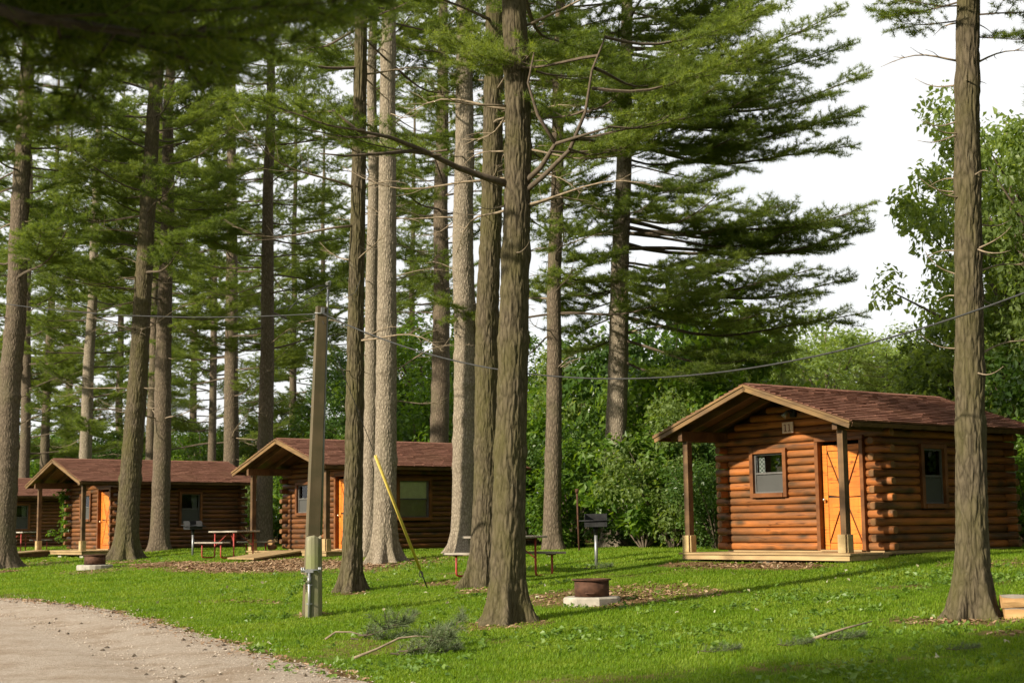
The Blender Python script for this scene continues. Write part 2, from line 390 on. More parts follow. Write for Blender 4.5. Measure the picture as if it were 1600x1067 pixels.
def road_mat():
    m, nt, b, o = new_mat('gravel_road'); mp = mapping(nt, (1, 1, 1), rand=False)
    n2 = noise(nt, mp.outputs[0], 55, 6, .75); n1 = noise(nt, mp.outputs[0], 1.2, 7, .72)
    v = N(nt, 'ShaderNodeTexVoronoi', Scale=38.0); nt.links.new(mp.outputs[0], v.inputs['Vector'])
    c = ramp(nt, n2.outputs['Fac'], [(.25, (.20, .155, .12)), (.5, (.36, .295, .235)), (.75, (.56, .48, .41))]).outputs[0]
    c = mixc(nt, .35, c, ramp(nt, v.outputs['Color'], [(.2, (.2, .16, .12)), (.8, (.5, .44, .37))]).outputs[0])
    c = mixc(nt, ramp(nt, n1.outputs['Fac'], [(.46, (0, 0, 0)), (.70, (.75, .75, .75))]).outputs[0], c, (.20, .135, .08))
    nt.links.new(c, b.inputs['Base Color']); b.inputs['Roughness'].default_value = 1; b.inputs['Specular IOR Level'].default_value = .05
    bump(nt, b, n2.outputs['Fac'], .9, .025); return m
M['road'] = road_mat()
M['stone'] = plain('road_stones', (.40, .34, .28), .95, var=.4, scale=3)

# ------------------------------------------------------------------ ground and road
A_ = np.array([-.613, .79]); B_ = np.array([.79, .613])
EDGE = [ground(*p) for p in ((-200, 926), (0, 935), (100, 945), (200, 961), (300, 990), (400, 1020), (480, 1044), (560, 1066), (640, 1090))]
_et = np.array([st(p[0], p[1])[1] for p in EDGE]); _es = np.array([st(p[0], p[1])[0] for p in EDGE])
_i = np.argsort(_et); _et, _es = _et[_i], _es[_i]
def edge_s(t): return np.interp(t, _et, _es)
ROADW = 6.2
DIRT = []
for (px, py, rt, rs, k) in ((450, 884, 4.6, 1.7, 1.0), (330, 884, 4.5, 1.2, .95), (640, 876, 3.0, 1.2, .55), (930, 936, 2.0, .95, .85), (1010, 925, 2.0, 1.2, .7),
                            (1180, 884, 2.2, .8, .95), (985, 838, 2.6, 1.3, 1.0), (870, 845, 2.5, 1.0, .7), (690, 912, 1.0, .5, .6), (385, 940, 1.6, .45, .5),
                            (490, 960, .5, .35, .7), (150, 892, 1.2, .9, .5), (60, 880, 3.0, .9, .45), (1460, 972, .8, .4, .7), (1590, 990, .6, .35, .7), (1520, 968, .6, .5, .6), (1585, 880, 1.5, .6, .5), (730, 985, .6, .4, .4), (795, 975, .75, .6, .75), (757, 922, .6, .5, .75), (550, 927, .5, .45, .7), (601, 883, .9, .6, .7), (727, 867, .9, .6, .7), (197, 878, 1.2, .8, .7), (2, 893, 1.2, .8, .7), (1519, 969, .55, .5, .8)):
    P = ground(px, py); s0, t0 = st(P[0], P[1]); DIRT.append((s0, t0, rs, rt, k))
def dirt_mask(x, y):
    s, t = st(x, y); d = np.zeros_like(np.asarray(x, float))
    n = (fbm(x * .9, y * .9, 2.2, 4) - .5) * 1.3
    for s0, t0, rs, rt, k in DIRT:
        r = np.sqrt(((s - s0) / rs) ** 2 + ((t - t0) / rt) ** 2) + n
        d = np.maximum(d, k * np.clip((1.25 - r) / .6, 0, 1))
    e = edge_s(t)
    d = np.maximum(d, np.clip((e + .35 + n * .6 - s) / .4, 0, 1) * (s > e - ROADW - .6))
    b_ = fbm(x * .55 + 13, y * .55 + 4, 7.7, 4); d = np.maximum(d, np.clip((b_ - .61) / .10, 0, 1) * .5)
    far = np.clip((s - 27.0) / 2.0, 0, 1) * .8
    return np.maximum(d, far)

gx = np.concatenate([-np.geomspace(500, 33, 14), np.arange(-30, 20.01, .25), np.geomspace(22, 500, 14)])
gy = np.concatenate([-np.geomspace(300, 4, 8), np.arange(-2, 66.01, .25), np.geomspace(68, 900, 14)])
X, Y = np.meshgrid(gx, gy, indexing='ij'); Z = gz(X, Y)
V = np.stack([X, Y, Z], -1).reshape(-1, 3); ni, nj = X.shape
ii, jj = np.meshgrid(np.arange(ni - 1), np.arange(nj - 1), indexing='ij'); k0 = (ii * nj + jj).ravel()
me = np_mesh('ground', V, np.stack([k0, k0 + nj, k0 + nj + 1, k0 + 1], -1), M['ground'], True)
at_ = me.attributes.new('dirt', 'FLOAT', 'POINT'); at_.data.foreach_set('value', dirt_mask(V[:, 0], V[:, 1]).astype(np.float32))
tag(obj('ground', me), kind='structure')

tt = np.arange(-60, 120, .2); cc = np.linspace(0, 1, 30)
T2, C2 = np.meshgrid(tt, cc, indexing='ij')
e = edge_s(T2) + (fbm(T2 * 1.3, T2 * 0 + 3.3, 1.5, 4) - .5) * .7 * (C2 > .8)
S2 = e - ROADW * (1 - C2)
RX = -.613 * T2 + .79 * S2; RY = .79 * T2 + .613 * S2
crown = .05 * np.sin(np.pi * C2) - .03 * np.exp(-((C2 - .75) / .07) ** 2) - .03 * np.exp(-((C2 - .3) / .07) ** 2)
RZ = gz(RX, RY) + .015 + np.clip(crown, -.008, .1)
V = np.stack([RX, RY, RZ], -1).reshape(-1, 3); ni, nj = RX.shape
ii, jj = np.meshgrid(np.arange(ni - 1), np.arange(nj - 1), indexing='ij'); k0 = (ii * nj + jj).ravel()
tag(obj('road', np_mesh('road', V, np.stack([k0, k0 + 1, k0 + nj + 1, k0 + nj], -1), M['road'], True)), kind='structure')

# ------------------------------------------------------------------ cabins
TH = math.atan2(-.79, .613)      # local x runs along the front wall (left to right), local y into the cabin
RH = .145                        # height of one log course

def log_mesh(L, r=.079, n=12):
    """half-round log along local X from 0 to L, slightly flattened, chamfered ends, end grain on slot 1"""
    mb = MB(); prof = []
    for j in range(n):
        a = 2 * math.pi * j / n; ca, sa = math.cos(a), math.sin(a); prof.append((math.copysign(abs(ca) ** .72, ca) * r, math.copysign(abs(sa) ** .72, sa) * .0722))
    xs = [(0, .80), (.012, .95), (.03, 1.0), (L - .03, 1.0), (L - .012, .95), (L, .80)]
    Vv = [(x, p[0] * k, p[1] * k) for x, k in xs for p in prof]; F = []
    for i in range(len(xs) - 1):
        for j in range(n):
            q = (j + 1) % n; F.append((i * n + j, i * n + q, i * n + n + q, i * n + n + j))
    mb.add(Vv, F, 0, True)
    b = (len(xs) - 1) * n
    mb.f += [tuple(range(n - 1, -1, -1)), tuple(b + j for j in range(n))]; mb.m += [1, 1]; mb.s += [False, False]
    return mb.mesh('log', [M[LOGMAT[0]], M['log_end']])
_logs = {}; LOGMAT = ['log']
def add_log(root, p, q):
    p, q = Vector(p), Vector(q); L = (q - p).length
    if L < .06: return
    key = (round(L, 2), LOGMAT[0])
    if key not in _logs: _logs[key] = log_mesh(key[0])
    o = obj('log', _logs[key], root, p); d = q - p
    o.rotation_euler = (random.uniform(-.5, .5) + random.choice((0, math.pi)), 0, math.atan2(d.y, d.x))
    o.rotation_euler[0] = random.choice((0, math.pi))
    return o

def window(root, c, wid, hei, axis, kind):
    """c = centre on the outer wall face; axis 'f' front wall (faces -y), 's' side wall (faces +x)"""
    R = 0 if axis == 'f' else math.pi / 2
    wn = obj('window', None, root, c, (0, 0, R)); wn.empty_display_size = .1
    t = .085
    fr = MB()
    for x in (-1, 1): fr.box((x * (wid / 2 + t / 2), .03, 0), (t, .17, hei + 2 * t), bev=.006)
    fr.box((0, .032, hei / 2 + t / 2), (wid - .002, .166, t), bev=.006); fr.box((0, .02, -hei / 2 - t / 2), (wid - .002, .19, t), bev=.006)
    fr.build('frame', M['trim'], wn)
    sa = MB()
    for x in (-1, 1): sa.box((x * (wid / 2 - .015), .035, 0), (.03, .05, hei - .002))
    for z in (-hei / 2 + .016, hei / 2 - .016): sa.box((0, .036, z), (wid - .062, .048, .03))
    sa.box((0, .026, 0), (wid - .062, .05, .035))
    sa.build('sash', M['sash'], wn)
    pw, ph = wid - .062, hei / 2 - .05
    g = MB(); g.box((0, .045, hei / 4), (pw, .006, ph)); g.build('pane', M['glass'], wn)
    g = MB(); g.box((0, .052, -hei / 4), (pw, .006, ph)); g.build('pane', M['glass'], wn)
    if kind != 'cream':
        g = MB(); g.box((0, .03, -hei / 4), (pw, .003, ph)); g.build('screen', M['screen'], wn)
    def cloth(x0, x1, z0, z1, mat, yy=.10, amp=.014, pin=0.0):
        n = 26; Vv = []; F = []
        for i in range(n + 1):
            u = i / n
            for k in range(5):
                vv = k / 4; x = x0 + (x1 - x0) * u; x = x + pin * (1 - u) * math.sin(vv * math.pi * .5) * (x1 - x0)
                Vv.append((x, yy + amp * math.sin(u * 30 + vv), z0 + (z1 - z0) * (1 - vv)))
        for i in range(n):
            for k in range(4): F.append((i * 5 + k, i * 5 + k + 1, i * 5 + 6 + k, i * 5 + 5 + k))
        mb = MB(); mb.add(Vv, F, 0, True); mb.build('curtain', mat, wn)
    if kind == 'cream':
        cloth(-wid / 2 + .04, wid / 2 - .04, .0, hei / 2 - .02, M['cream'], .072, .008); cloth(-wid / 2 + .04, wid / 2 - .04, -hei / 2 + .03, .0, M['blind'], .075, .006)
    elif kind == 'side':
        cloth(.10, wid / 2 - .04, -hei / 2 + .03, hei / 2 - .02, M['checked'], yy=.16, pin=.3)
    elif kind == 'front':
        cloth(-wid / 2 + .03, -wid / 2 + .2, -hei / 2 + .03, hei / 2 - .02, M['checked'])
    bk = MB(); bk.box((0, .42, 0), (wid + .5, .01, hei + .5)); bk.build('dark_backing', M['void'], wn)  # near-black sheet stands in for the unlit room behind the glass
    return wn

def cabin(label, loc, W, L, o, e, roof_back, post_u, deck_u, dv, win_f, win_s, kinds, ramp=None, sign=False, rows=16):
    root = thing('log_cabin', label, 'cabin', loc, TH, 'log cabins in a row')
    dw = 1.05; d0 = 2.45 if W < 4 else W - 1.45; d1 = d0 + 1.13         # door opening with trim
    ov = .20; r = .075
    slope = (3.07 - 2.235) / (W / 2 + e); ze = 2.235
    def roof_z(u): return ze + slope * (min(u, W - u) + e) - .06
    fwx0, fwx1, fwz0, fwz1 = win_f; swy0, swy1, swz0, swz1 = win_s
    # front wall
    gable_rows = int((3.07 - .1) / RH)
    for i in range(gable_rows):
        z = RH * (i + .5); a = i % 2 == 0
        if i < rows: x0, x1 = (-ov, W + ov) if a else (r * 2, W - r * 2)
        else:
            zt = z + RH * .4; x0 = (zt - ze + .07) / slope - e; x1 = W - x0
            if x1 - x0 < .3: continue
        cuts = []
        if fwz0 - .06 < z < fwz1 + .06: cuts.append((fwx0 - .07, fwx1 + .07))
        if z < 2.06: cuts.append((d0, d1))
        xs = x0
        for c0, c1 in cuts:
            add_log(root, (xs, r, z), (c0, r, z)); xs = c1
        add_log(root, (xs, r, z), (x1, r, z))
    # right wall, left wall, back wall
    for i in range(rows):
        z = RH * (i + .5); a = i % 2 == 0
        y0, y1 = (r * 2, L - r * 2) if a else (-ov, L + ov)
        if swz0 - .06 < z < swz1 + .06:
            add_log(root, (W - r, y0, z), (W - r, swy0 - .07, z)); add_log(root, (W - r, swy1 + .07, z), (W - r, y1, z))
        else: add_log(root, (W - r, y0, z), (W - r, y1, z))
        add_log(root, (r, y0, z), (r, y1, z))
    for i in range(gable_rows):
        z = RH * (i + .5)
        if i < rows: x0, x1 = (-ov, W + ov) if i % 2 == 0 else (r * 2, W - r * 2)
        else:
            zt = z + RH * .4; x0 = (zt - ze + .07) / slope - e; x1 = W - x0
            if x1 - x0 < .3: continue
        add_log(root, (x0, L - r, z), (x1, L - r, z))
    # dark chinking behind the rounded logs keeps daylight out of the joints
    ch = MB()
    for x0, x1 in ((r * 1.2, fwx0 - .08), (fwx1 + .08, d0)): ch.box(((x0 + x1) / 2, r, 1.1), (x1 - x0, .03, 2.2))
    ch.box(((fwx0 + fwx1) / 2, r, (fwz0 - .06) / 2), (fwx1 - fwx0 + .16, .03, fwz0 - .06)); ch.box(((fwx0 + fwx1) / 2, r, (fwz1 + 2.28) / 2), (fwx1 - fwx0 + .16, .03, 2.2 - fwz1))
    ch.box(((d1 + W - r) / 2, r, 1.1), (W - r - d1, .03, 2.2))
    ch.prism([(.1, 2.21), (W - .1, 2.21), (W / 2, roof_z(W / 2) - .05)], 'y', r - .015, r + .015)
    for y0, y1 in ((.1, swy0 - .08), (swy1 + .08, L - .1)): ch.box((W - r, (y0 + y1) / 2, 1.15), (.03, y1 - y0, 2.3))
    ch.box((W - r, (swy0 + swy1) / 2, (swz0 - .07) / 2), (.03, swy1 - swy0 + .16, swz0 - .07)); ch.box((W - r, (swy0 + swy1) / 2, (swz1 + 2.3) / 2), (.03, swy1 - swy0 + .16, 2.2 - swz1))
    ch.box((r, L / 2, 1.15), (.03, L - .2, 2.3)); ch.box((W / 2, L - r, 1.15), (W - .2, .03, 2.3))
    ch.prism([(.1, 2.31), (W - .1, 2.31), (W / 2, roof_z(W / 2) - .05)], 'y', L - r - .015, L - r + .015)
    ch.build('chinking', M['void'], root)
    fb = MB(); fb.box((W / 2, L / 2, -.03), (W - .1, L - .1, .05)); fb.build('floor', M['deck'], root)
    sk = MB()
    for x in (.25, W / 2, W - .12): sk.box((x, L / 2, -.14), (.14, L - .1, .16))
    sk.box((W / 2, .09, -.13), (W - .1, .1, .15)); sk.build('skid', M['rafter'], root)
    # door
    dr = obj('door', None, root, (d0 + .565, .0, 0))
    hw, dz = .46, 1.93
    s = MB(); s.box((0, .085, dz / 2), (hw * 2, .02, dz - .02)); s.build('slab', M['void'], dr)
    def panel(poly, mat=M['door']):
        mb = MB(); mb.prism(poly, 'y', .045, .075); mb.build('panel', mat, dr)
    g = .006; sw = .11
    panel([(-hw, .02), (-hw + sw - g, .02), (-hw + sw - g, dz), (-hw, dz)]); panel([(hw - .05 + g, .02), (hw, .02), (hw, dz), (hw - .05 + g, dz)])
    xl, xr = -hw + sw + g, hw - .05 - g; mid = .97
    panel([(xl, .02), (xr, .02), (xr, .13), (xl, .13)]); panel([(xl, dz - .10), (xr, dz - .10), (xr, dz), (xl, dz)])
    z0, z1, z2, z3 = .13 + 2 * g, mid - g, mid + g, dz - .10 - 2 * g; xm = (xl + xr) / 2; q = .012
    panel([(xl, z2 + q * 3), (xm - q * 2, z2), (xl, z3 - q * 4)][::1]); panel([(xl + q, z3), (xm, z2 + q * 3), (xr - q, z3)]); panel([(xr, z2 + q), (xr, z3 - q * 4), (xm + q * 2, z2)])
    panel([(xl, z0 + q * 4), (xm - q * 2, z1), (xl, z1)]); panel([(xl + q, z0), (xr - q, z0), (xm, z1 - q * 3)]); panel([(xr, z0 + q * 4), (xr, z1), (xm + q * 2, z1)])
    kb = MB(); kb.tube([(-hw + .06, .045, .93), (-hw + .06, .0, .93)], .012, 8); kb.lathe([(.001, -.03), (.022, -.022), (.03, 0), (.022, .022), (.001, .03)], 12, (-hw + .06, -.02, .93)); kb.build('knob', M['knob'], dr)
    fr = MB()
    fr.box((d0 + .04, .03, 1.0), (.08, .19, 2.0), bev=.006); fr.box((d1 - .04, .03, 1.0), (.08, .19, 2.0), bev=.006)
    fr.box(((d0 + d1) / 2, .033, 2.04), (d1 - d0, .185, .075), bev=.006); fr.build('door_frame', M['trim'], root)
    th = MB(); th.box(((d0 + d1) / 2, .02, .0), (d1 - d0 - .17, .2, .03)); th.build('threshold', M['deck'], root)
    window(root, ((fwx0 + fwx1) / 2, 0, (fwz0 + fwz1) / 2), fwx1 - fwx0, fwz1 - fwz0, 'f', kinds[0])
    window(root, (W, (swy0 + swy1) / 2, (swz0 + swz1) / 2), swy1 - swy0, swz1 - swz0, 's', kinds[1])
    # porch: deck boards, rim, posts, headers
    nb = 9; bw = (-.02 - (-dv)) / nb
    for k in range(nb):
        mb = MB(); mb.box((0, 0, 0), (deck_u[1] - deck_u[0] - (.0 if k == 0 else random.uniform(0, .012)), abs(bw) - .008, .038), bev=.004)
        mb.build('deck_board', M['deck'], root, ((deck_u[0] + deck_u[1]) / 2, -dv + abs(bw) * (k + .5), -.045))
    rm = MB(); rm.box(((deck_u[0] + deck_u[1]) / 2 + .02, -dv + .05, -.112), (deck_u[1] - deck_u[0] - .12, .04, .085), bev=.004)
    for x in (deck_u[0] + .08, (deck_u[0] + deck_u[1]) / 2, deck_u[1] - .06): rm.box((x, -dv / 2, -.112), (.045, dv - .16, .083))
    rm.build('deck_rim', M['deck'], root)
    bl = MB()
    for x in (deck_u[0] + .25, (deck_u[0] + deck_u[1]) / 2, deck_u[1] - .3): bl.box((x, -dv + .22, -.24), (.3, .2, .17))
    bl.build('foot_block', M['concrete'], root)
    for u in post_u:
        p = obj('porch_post', None, root, (u, -dv + .1, -.02))
        mb = MB(); mb.box((0, 0, 1.07), (.125, .125, 2.12), bev=.006); mb.build('post_shaft', M['post'], p)
        mb = MB(); mb.box((-.03, -.075, .16), (.17, .022, .32), bev=.004); mb.box((.085, .01, .16), (.022, .14, .318), bev=.004)
        mb.box((-.085, .01, .155), (.022, .14, .31), bev=.004); mb.build('post_base', M['pale'], p)
        hd = MB(); hd.box((u, -dv / 2 + .02, 2.21), (.11, dv + .22, .19), bev=.004); hd.build('header_beam', M['rafter'], root)
    # roof: two slabs, shingles, rafters, rakes, fascia
    run = W / 2 + e; sl = math.hypot(run, slope * run); ang = math.atan(slope)
    rf = obj('roof', None, root, (W / 2, 0, ze + slope * run))
    y0, y1 = -o, roof_back; ym = (y0 + y1) / 2; dl = y1 - y0
    for sx in (-1, 1):
        n = Vector((sx * math.sin(ang), 0, math.cos(ang))); d = Vector((sx * math.cos(ang), 0, -math.sin(ang)))
        R = Matrix((tuple(d), (0, 1, 0) if sx > 0 else (0, 1, 0), tuple(n))).transposed()
        sh = MB(); sh.box(d * (sl / 2) - n * .012, (sl, dl - .02, .018), R); sh.v = [(x, y + ym, z) for x, y, z in sh.v]
        sh.build('roof_deck', M['rafter'], rf)
        # shingle tabs, course by course, each its own lifted quad box
        ex = .135; nc = int(sl / ex) + 1; tabs = MB()
        for c in range(nc):
            a0 = min(c * ex, sl - .03); a1 = min((c + 1) * ex, sl + .025); tw = .31; y = y0 - random.uniform(0, tw)
            while y < y1:
                ya, yb = max(y, y0 - .012), min(y + tw - .008, y1 + .012); y += tw
                if yb - ya < .02: continue
                j = random.uniform(-.004, .004); lift = random.uniform(.020, .030)
                P = [d * (a0 - .03) + n * .001, d * (a1 + j) + n * lift, d * (a1 + j) + n * (lift - .016)]
                Vv = [(q.x, yy, q.z) for yy in (ya, yb) for q in P]
                tabs.add(Vv, [(0, 1, 4, 3), (1, 2, 5, 4), (0, 2, 1), (3, 4, 5)])
        tg = tabs.build('shingles', M['shingle'], rf); tg['kind'] = 'stuff'
        for yy, nm in ((y0, 'rake_board'), (y1, 'rake_board')):
            f = MB(); sg = -1 if yy == y0 else 1
            f.box(d * (sl / 2) - n * .075, (sl, .03, .115), R, bev=.003); f.v = [(x, yv + yy + sg * .006, z) for x, yv, z in f.v]; f.build(nm, M['fascia'], rf)
            f = MB(); f.box(d * (sl / 2 + .0) - n * .028, (sl + .01, .022, .035), R); f.v = [(x, yv + yy + sg * .034, z) for x, yv, z in f.v]; f.build('drip_board', M['fascia'], rf)
        f = MB(); f.box(d * (sl + .012) - n * .055, (.022, dl - .05, .075), R); f.v = [(x, yv + ym, z) for x, yv, z in f.v]; f.build('eave_board', M['rafter'], rf)
        k = 0; yy = y0 + .38
        while yy < y1 - .2:
            f = MB(); f.box(d * (sl / 2 - .03) - n * .085, (sl - .10, .045, .115), R); f.v = [(x, yv + yy, z) for x, yv, z in f.v]; f.build('rafter', M['rafter'], rf); yy += .61
    rc = MB(); y = y0 - .01
    while y < y1:
        yb = min(y + .2, y1 + .01)
        for sx in (-1, 1):
            n = Vector((sx * math.sin(ang), 0, math.cos(ang))); d = Vector((sx * math.cos(ang), 0, -math.sin(ang)))
            P = [Vector((0, 0, .022)), d * .15 + n * .022, d * .15 + n * .014]
            rc.add([(q.x, v_, q.z) for v_ in (y, yb - .005) for q in P], [(0, 1, 4, 3), (1, 2, 5, 4)])
        y += .2
    rc.build('ridge_cap', M['shingle'], rf)['kind'] = 'stuff'
    # lamp and number plate
    lm = obj('wall_lamp', None, root, (1.90 * W / 3.95, -.04, 2.53))
    mb = MB(); mb.box((.05, 0, .05), (.12, .06, .16), bev=.01); mb.tube([(.04, -.02, .07), (-.0, -.10, .09)], .03, 8); mb.build('lamp_bracket', M['black'], lm)
    mb = MB(); mb.tube([(.0, -.10, .08), (-.05, -.17, -.02)], [.032, .055], 12); mb.build('lamp_shade', M['galv'], lm)
    if sign:
        sg = obj('number_plate', None, root, (1.80, -.035, 2.315)); sg.rotation_euler = (0, -.02, 0)
        mb = MB(); mb.box((0, 0, 0), (.27, .02, .21), bev=.004); mb.build('plate', M['sign'], sg)
        for x in (-.055, .045):
            mb = MB(); mb.box((x, -.012, 0), (.022, .006, .13)); mb.box((x, -.0125, -.065), (.06, .006, .018)); mb.box((x - .018, -.013, .055), (.03, .006, .018)); mb.build('digit', M['sign_ink'], sg)
    if ramp:
        u0, u1, v0, v1, zz0, zz1 = ramp; n = 7; rp_ = obj('ramp', None, root)
        for k in range(n):
            bwid = (u1 - u0) / n; mb = MB(); q = math.atan2(zz1 - zz0, v1 - v0); ln = math.hypot(v1 - v0, zz1 - zz0)
            mb.box((0, 0, 0), (ln, bwid - .008, .045), bev=.004)
            mb.build('ramp_board', M['deck'], rp_, (u0 + bwid * (k + .5), (v0 + v1) / 2, (zz0 + zz1) / 2), (0, -q, math.pi / 2))
        mb = MB()
        for u in (u0 + .08, u1 - .08): mb.prism([(v0, zz0 - .2), (v1, zz0 - .2), (v1, zz1 - .026), (v0, zz0 - .026)], 'x', u - .02, u + .02)
        mb.build('ramp_stringer', M['rafter'], rp_)
    return root

def corner(px, py, Y, W):
    P = at(px, py, Y); return P, np.array([P[0] + A_[0] * W, P[1] + A_[1] * W, P[2]])
P, c1 = corner(1383, 860, 27.0, 3.95)
CAB1 = cabin('nearest log cabin with sunlit orange door and a pink number plate over the porch', c1, 3.95, 3.9, 1.38, .49, 4.45, (.12, 3.97), (-.1, 4.13), 1.17,
             (.87, 1.64, 1.09, 1.85), (1.17, 1.77, .83, 1.84), ('front', 'side'), sign=True)
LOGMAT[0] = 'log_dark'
P, c2 = corner(568, 858, 41.0, 4.3)
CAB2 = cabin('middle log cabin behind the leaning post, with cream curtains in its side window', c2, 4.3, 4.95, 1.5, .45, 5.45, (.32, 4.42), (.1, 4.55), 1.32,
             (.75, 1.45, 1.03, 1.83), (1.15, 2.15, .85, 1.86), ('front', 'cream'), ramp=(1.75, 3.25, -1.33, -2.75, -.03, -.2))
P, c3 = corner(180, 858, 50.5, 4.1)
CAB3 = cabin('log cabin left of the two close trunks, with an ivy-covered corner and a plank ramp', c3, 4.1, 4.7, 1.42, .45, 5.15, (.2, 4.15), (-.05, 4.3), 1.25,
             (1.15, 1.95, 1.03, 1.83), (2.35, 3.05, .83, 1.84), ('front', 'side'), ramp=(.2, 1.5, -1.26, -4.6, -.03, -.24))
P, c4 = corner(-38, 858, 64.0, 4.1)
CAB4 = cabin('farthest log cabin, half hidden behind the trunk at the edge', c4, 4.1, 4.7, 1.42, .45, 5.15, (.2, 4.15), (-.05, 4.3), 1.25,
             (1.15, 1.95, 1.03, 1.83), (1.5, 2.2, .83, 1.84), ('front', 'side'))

# ------------------------------------------------------------------ pines
def tri_needles(P, D, n, ln, wd, rng, spread=1.05, up=.25):
    """n needle triangles at each tuft point P with direction D"""
    k = len(P); Pn = np.repeat(P, n, 0); Dn = np.repeat(D, n, 0)
    r = rng.normal(size=(k * n, 3)); r /= np.linalg.norm(r, axis=1, keepdims=True)
    d = Dn * (1.05 - spread * .35) + r * spread; d[:, 2] += up; d /= np.linalg.norm(d, axis=1, keepdims=True)
    side = np.cross(d, rng.normal(size=(k * n, 3))); side /= np.linalg.norm(side, axis=1, keepdims=True) + 1e-9
    L = ln * rng.uniform(.7, 1.15, (k * n, 1)); Wd = wd * rng.uniform(.8, 1.2, (k * n, 1))
    base = Pn + rng.normal(size=(k * n, 3)) * .012
    V = np.stack([base - side * Wd * .5, base + side * Wd * .5, base + d * L], 1).reshape(-1, 3)
    return V, np.arange(k * n * 3).reshape(-1, 3)

def bough_mesh(L, seed, bare=.3, step=.15, nk=20, nl=.13, nw=.0105, mat=None, flat=1.0, wscale=1.0):
    rng = np.random.default_rng(seed); mb = MB()
    n = 11; ph = rng.uniform(0, 6)
    ts = np.linspace(0, 1, n)
    stem = np.stack([ts * L, .07 * L * np.sin(ts * 3 + ph) * ts, L * (.02 * ts - rng.uniform(.01, .09) * np.sin(np.pi * ts) + rng.uniform(.04, .12) * ts ** 3 + .012 * np.sin(ts * 9 + ph))], -1)
    r0 = (.006 + .0085 * L) * wscale
    mb.tube(stem, list(r0 * (1 - ts * .85)), 5, 0, cap=False)
    def sp(t):
        f = t * (n - 1); i = min(int(f), n - 2); return stem[i] + (stem[i + 1] - stem[i]) * (f - i)
    TP, TD = [], []
    t = bare; side = 1
    while t < .985:
        b = sp(t); l = max(.18, min(1.25, L * .34) * math.sin(math.pi * min(.97, t * .86 + .1)) ** .8) * rng.uniform(.45, 1.35)
        a = math.radians(rng.uniform(30, 75)) * side; el = rng.uniform(-.22, .5) * flat
        d = np.array([math.cos(a), math.sin(a), el]); d /= np.linalg.norm(d)
        bend = np.array([.28, 0, .18])
        q = [b + d * l * u + bend * l * u * u * .5 for u in (0, .33, .66, 1)]
        mb.tube(q, [.009 * wscale, .007, .005, .003], 3, 0, cap=False)
        m = max(2, int(l / .085))
        for i in range(m):
            u = .22 + .78 * (i + rng.uniform(0, .8)) / m
            if u > 1: continue
            p = b + d * l * u + bend * l * u * u * .5; dd = d + bend * u
            TP.append(p); TD.append(dd)
            if i % 2 == 0 and l > .35:
                s2 = 1 if (i // 2) % 2 else -1; a2 = a + s2 * math.radians(rng.uniform(35, 60)); l2 = min(.5, .5 * l * (1 - u) + .12) * rng.uniform(.7, 1.2)
                d2 = np.array([math.cos(a2), math.sin(a2), rng.uniform(-.1, .45)])
                mb.tube([p, p + d2 * l2], [.005, .002], 3, 0, cap=False)
                for w_ in np.arange(.07, l2 + .01, .075): TP.append(p + d2 * w_); TD.append(d2)
        t += step / L * rng.uniform(.7, 1.3); side = -side
    for i in range(5): TP.append(sp(1 - i * .02)); TD.append(np.array([1, 0, .3]))
    TP = np.array(TP); TD = np.array(TD); TD /= np.linalg.norm(TD, axis=1, keepdims=True)
    V, F = tri_needles(TP, TD, nk, nl, nw, rng)
    # wood as triangles, joined with the needles in one mesh
    wv = np.array(mb.v); wf = np.array([f for f in mb.f]); wt = np.concatenate([wf[:, [0, 1, 2]], wf[:, [0, 2, 3]]])
    AV = np.concatenate([wv, V]); AF = np.concatenate([wt, F + len(wv)])
    return np_mesh('bough', AV, AF, [M['twig'], mat or M['needle']], False, np.concatenate([np.zeros(len(wt)), np.ones(len(F))]))

BOUGH = {2: [bough_mesh(2.0, 21 + i, .2) for i in range(3)], 3: [bough_mesh(3.2, 31 + i, .28) for i in range(3)],
         4: [bough_mesh(4.6, 41 + i, .3) for i in range(4)], 6: [bough_mesh(6.4, 51 + i, .3, step=.15, nk=17) for i in range(4)]}
BL = {2: 2.0, 3: 3.2, 4: 4.6, 6: 6.4}

def dead_mesh(L, seed):
    rng = np.random.default_rng(seed); mb = MB(); n = 8; ts = np.linspace(0, 1, n)
    stem = np.stack([ts * L, .08 * L * np.sin(ts * 4 + seed) * ts, L * (.16 * ts * np.sin(ts * 3 + seed) - .05 * ts)], -1)
    mb.tube(stem, list((.010 + .006 * L) * (1 - ts * .85)), 5, 0)
    if L > .7:
        for i in range(int(4 + L * 4)):
            t = rng.uniform(.25, .97); f = t * (n - 1); k = min(int(f), n - 2); b = stem[k] + (stem[k + 1] - stem[k]) * (f - k)
            a = rng.uniform(.4, 1.1) * rng.choice((-1, 1)); l = rng.uniform(.2, .5) * L * (1.1 - t)
            d = np.array([math.cos(a), math.sin(a), rng.uniform(-.3, .4)]); c = np.array([.2, 0, rng.uniform(-.3, .3)])
            mb.tube([b, b + d * l * .5, b + d * l + c * l * .5], [.006, .0045, .002], 3, 0, cap=False)
    return mb.mesh('dead_branch', M['dead'])
DEAD = [dead_mesh(l, i * 3 + 1) for i, l in enumerate((.35, .5, .9, 1.4, 2.0, 2.8))]

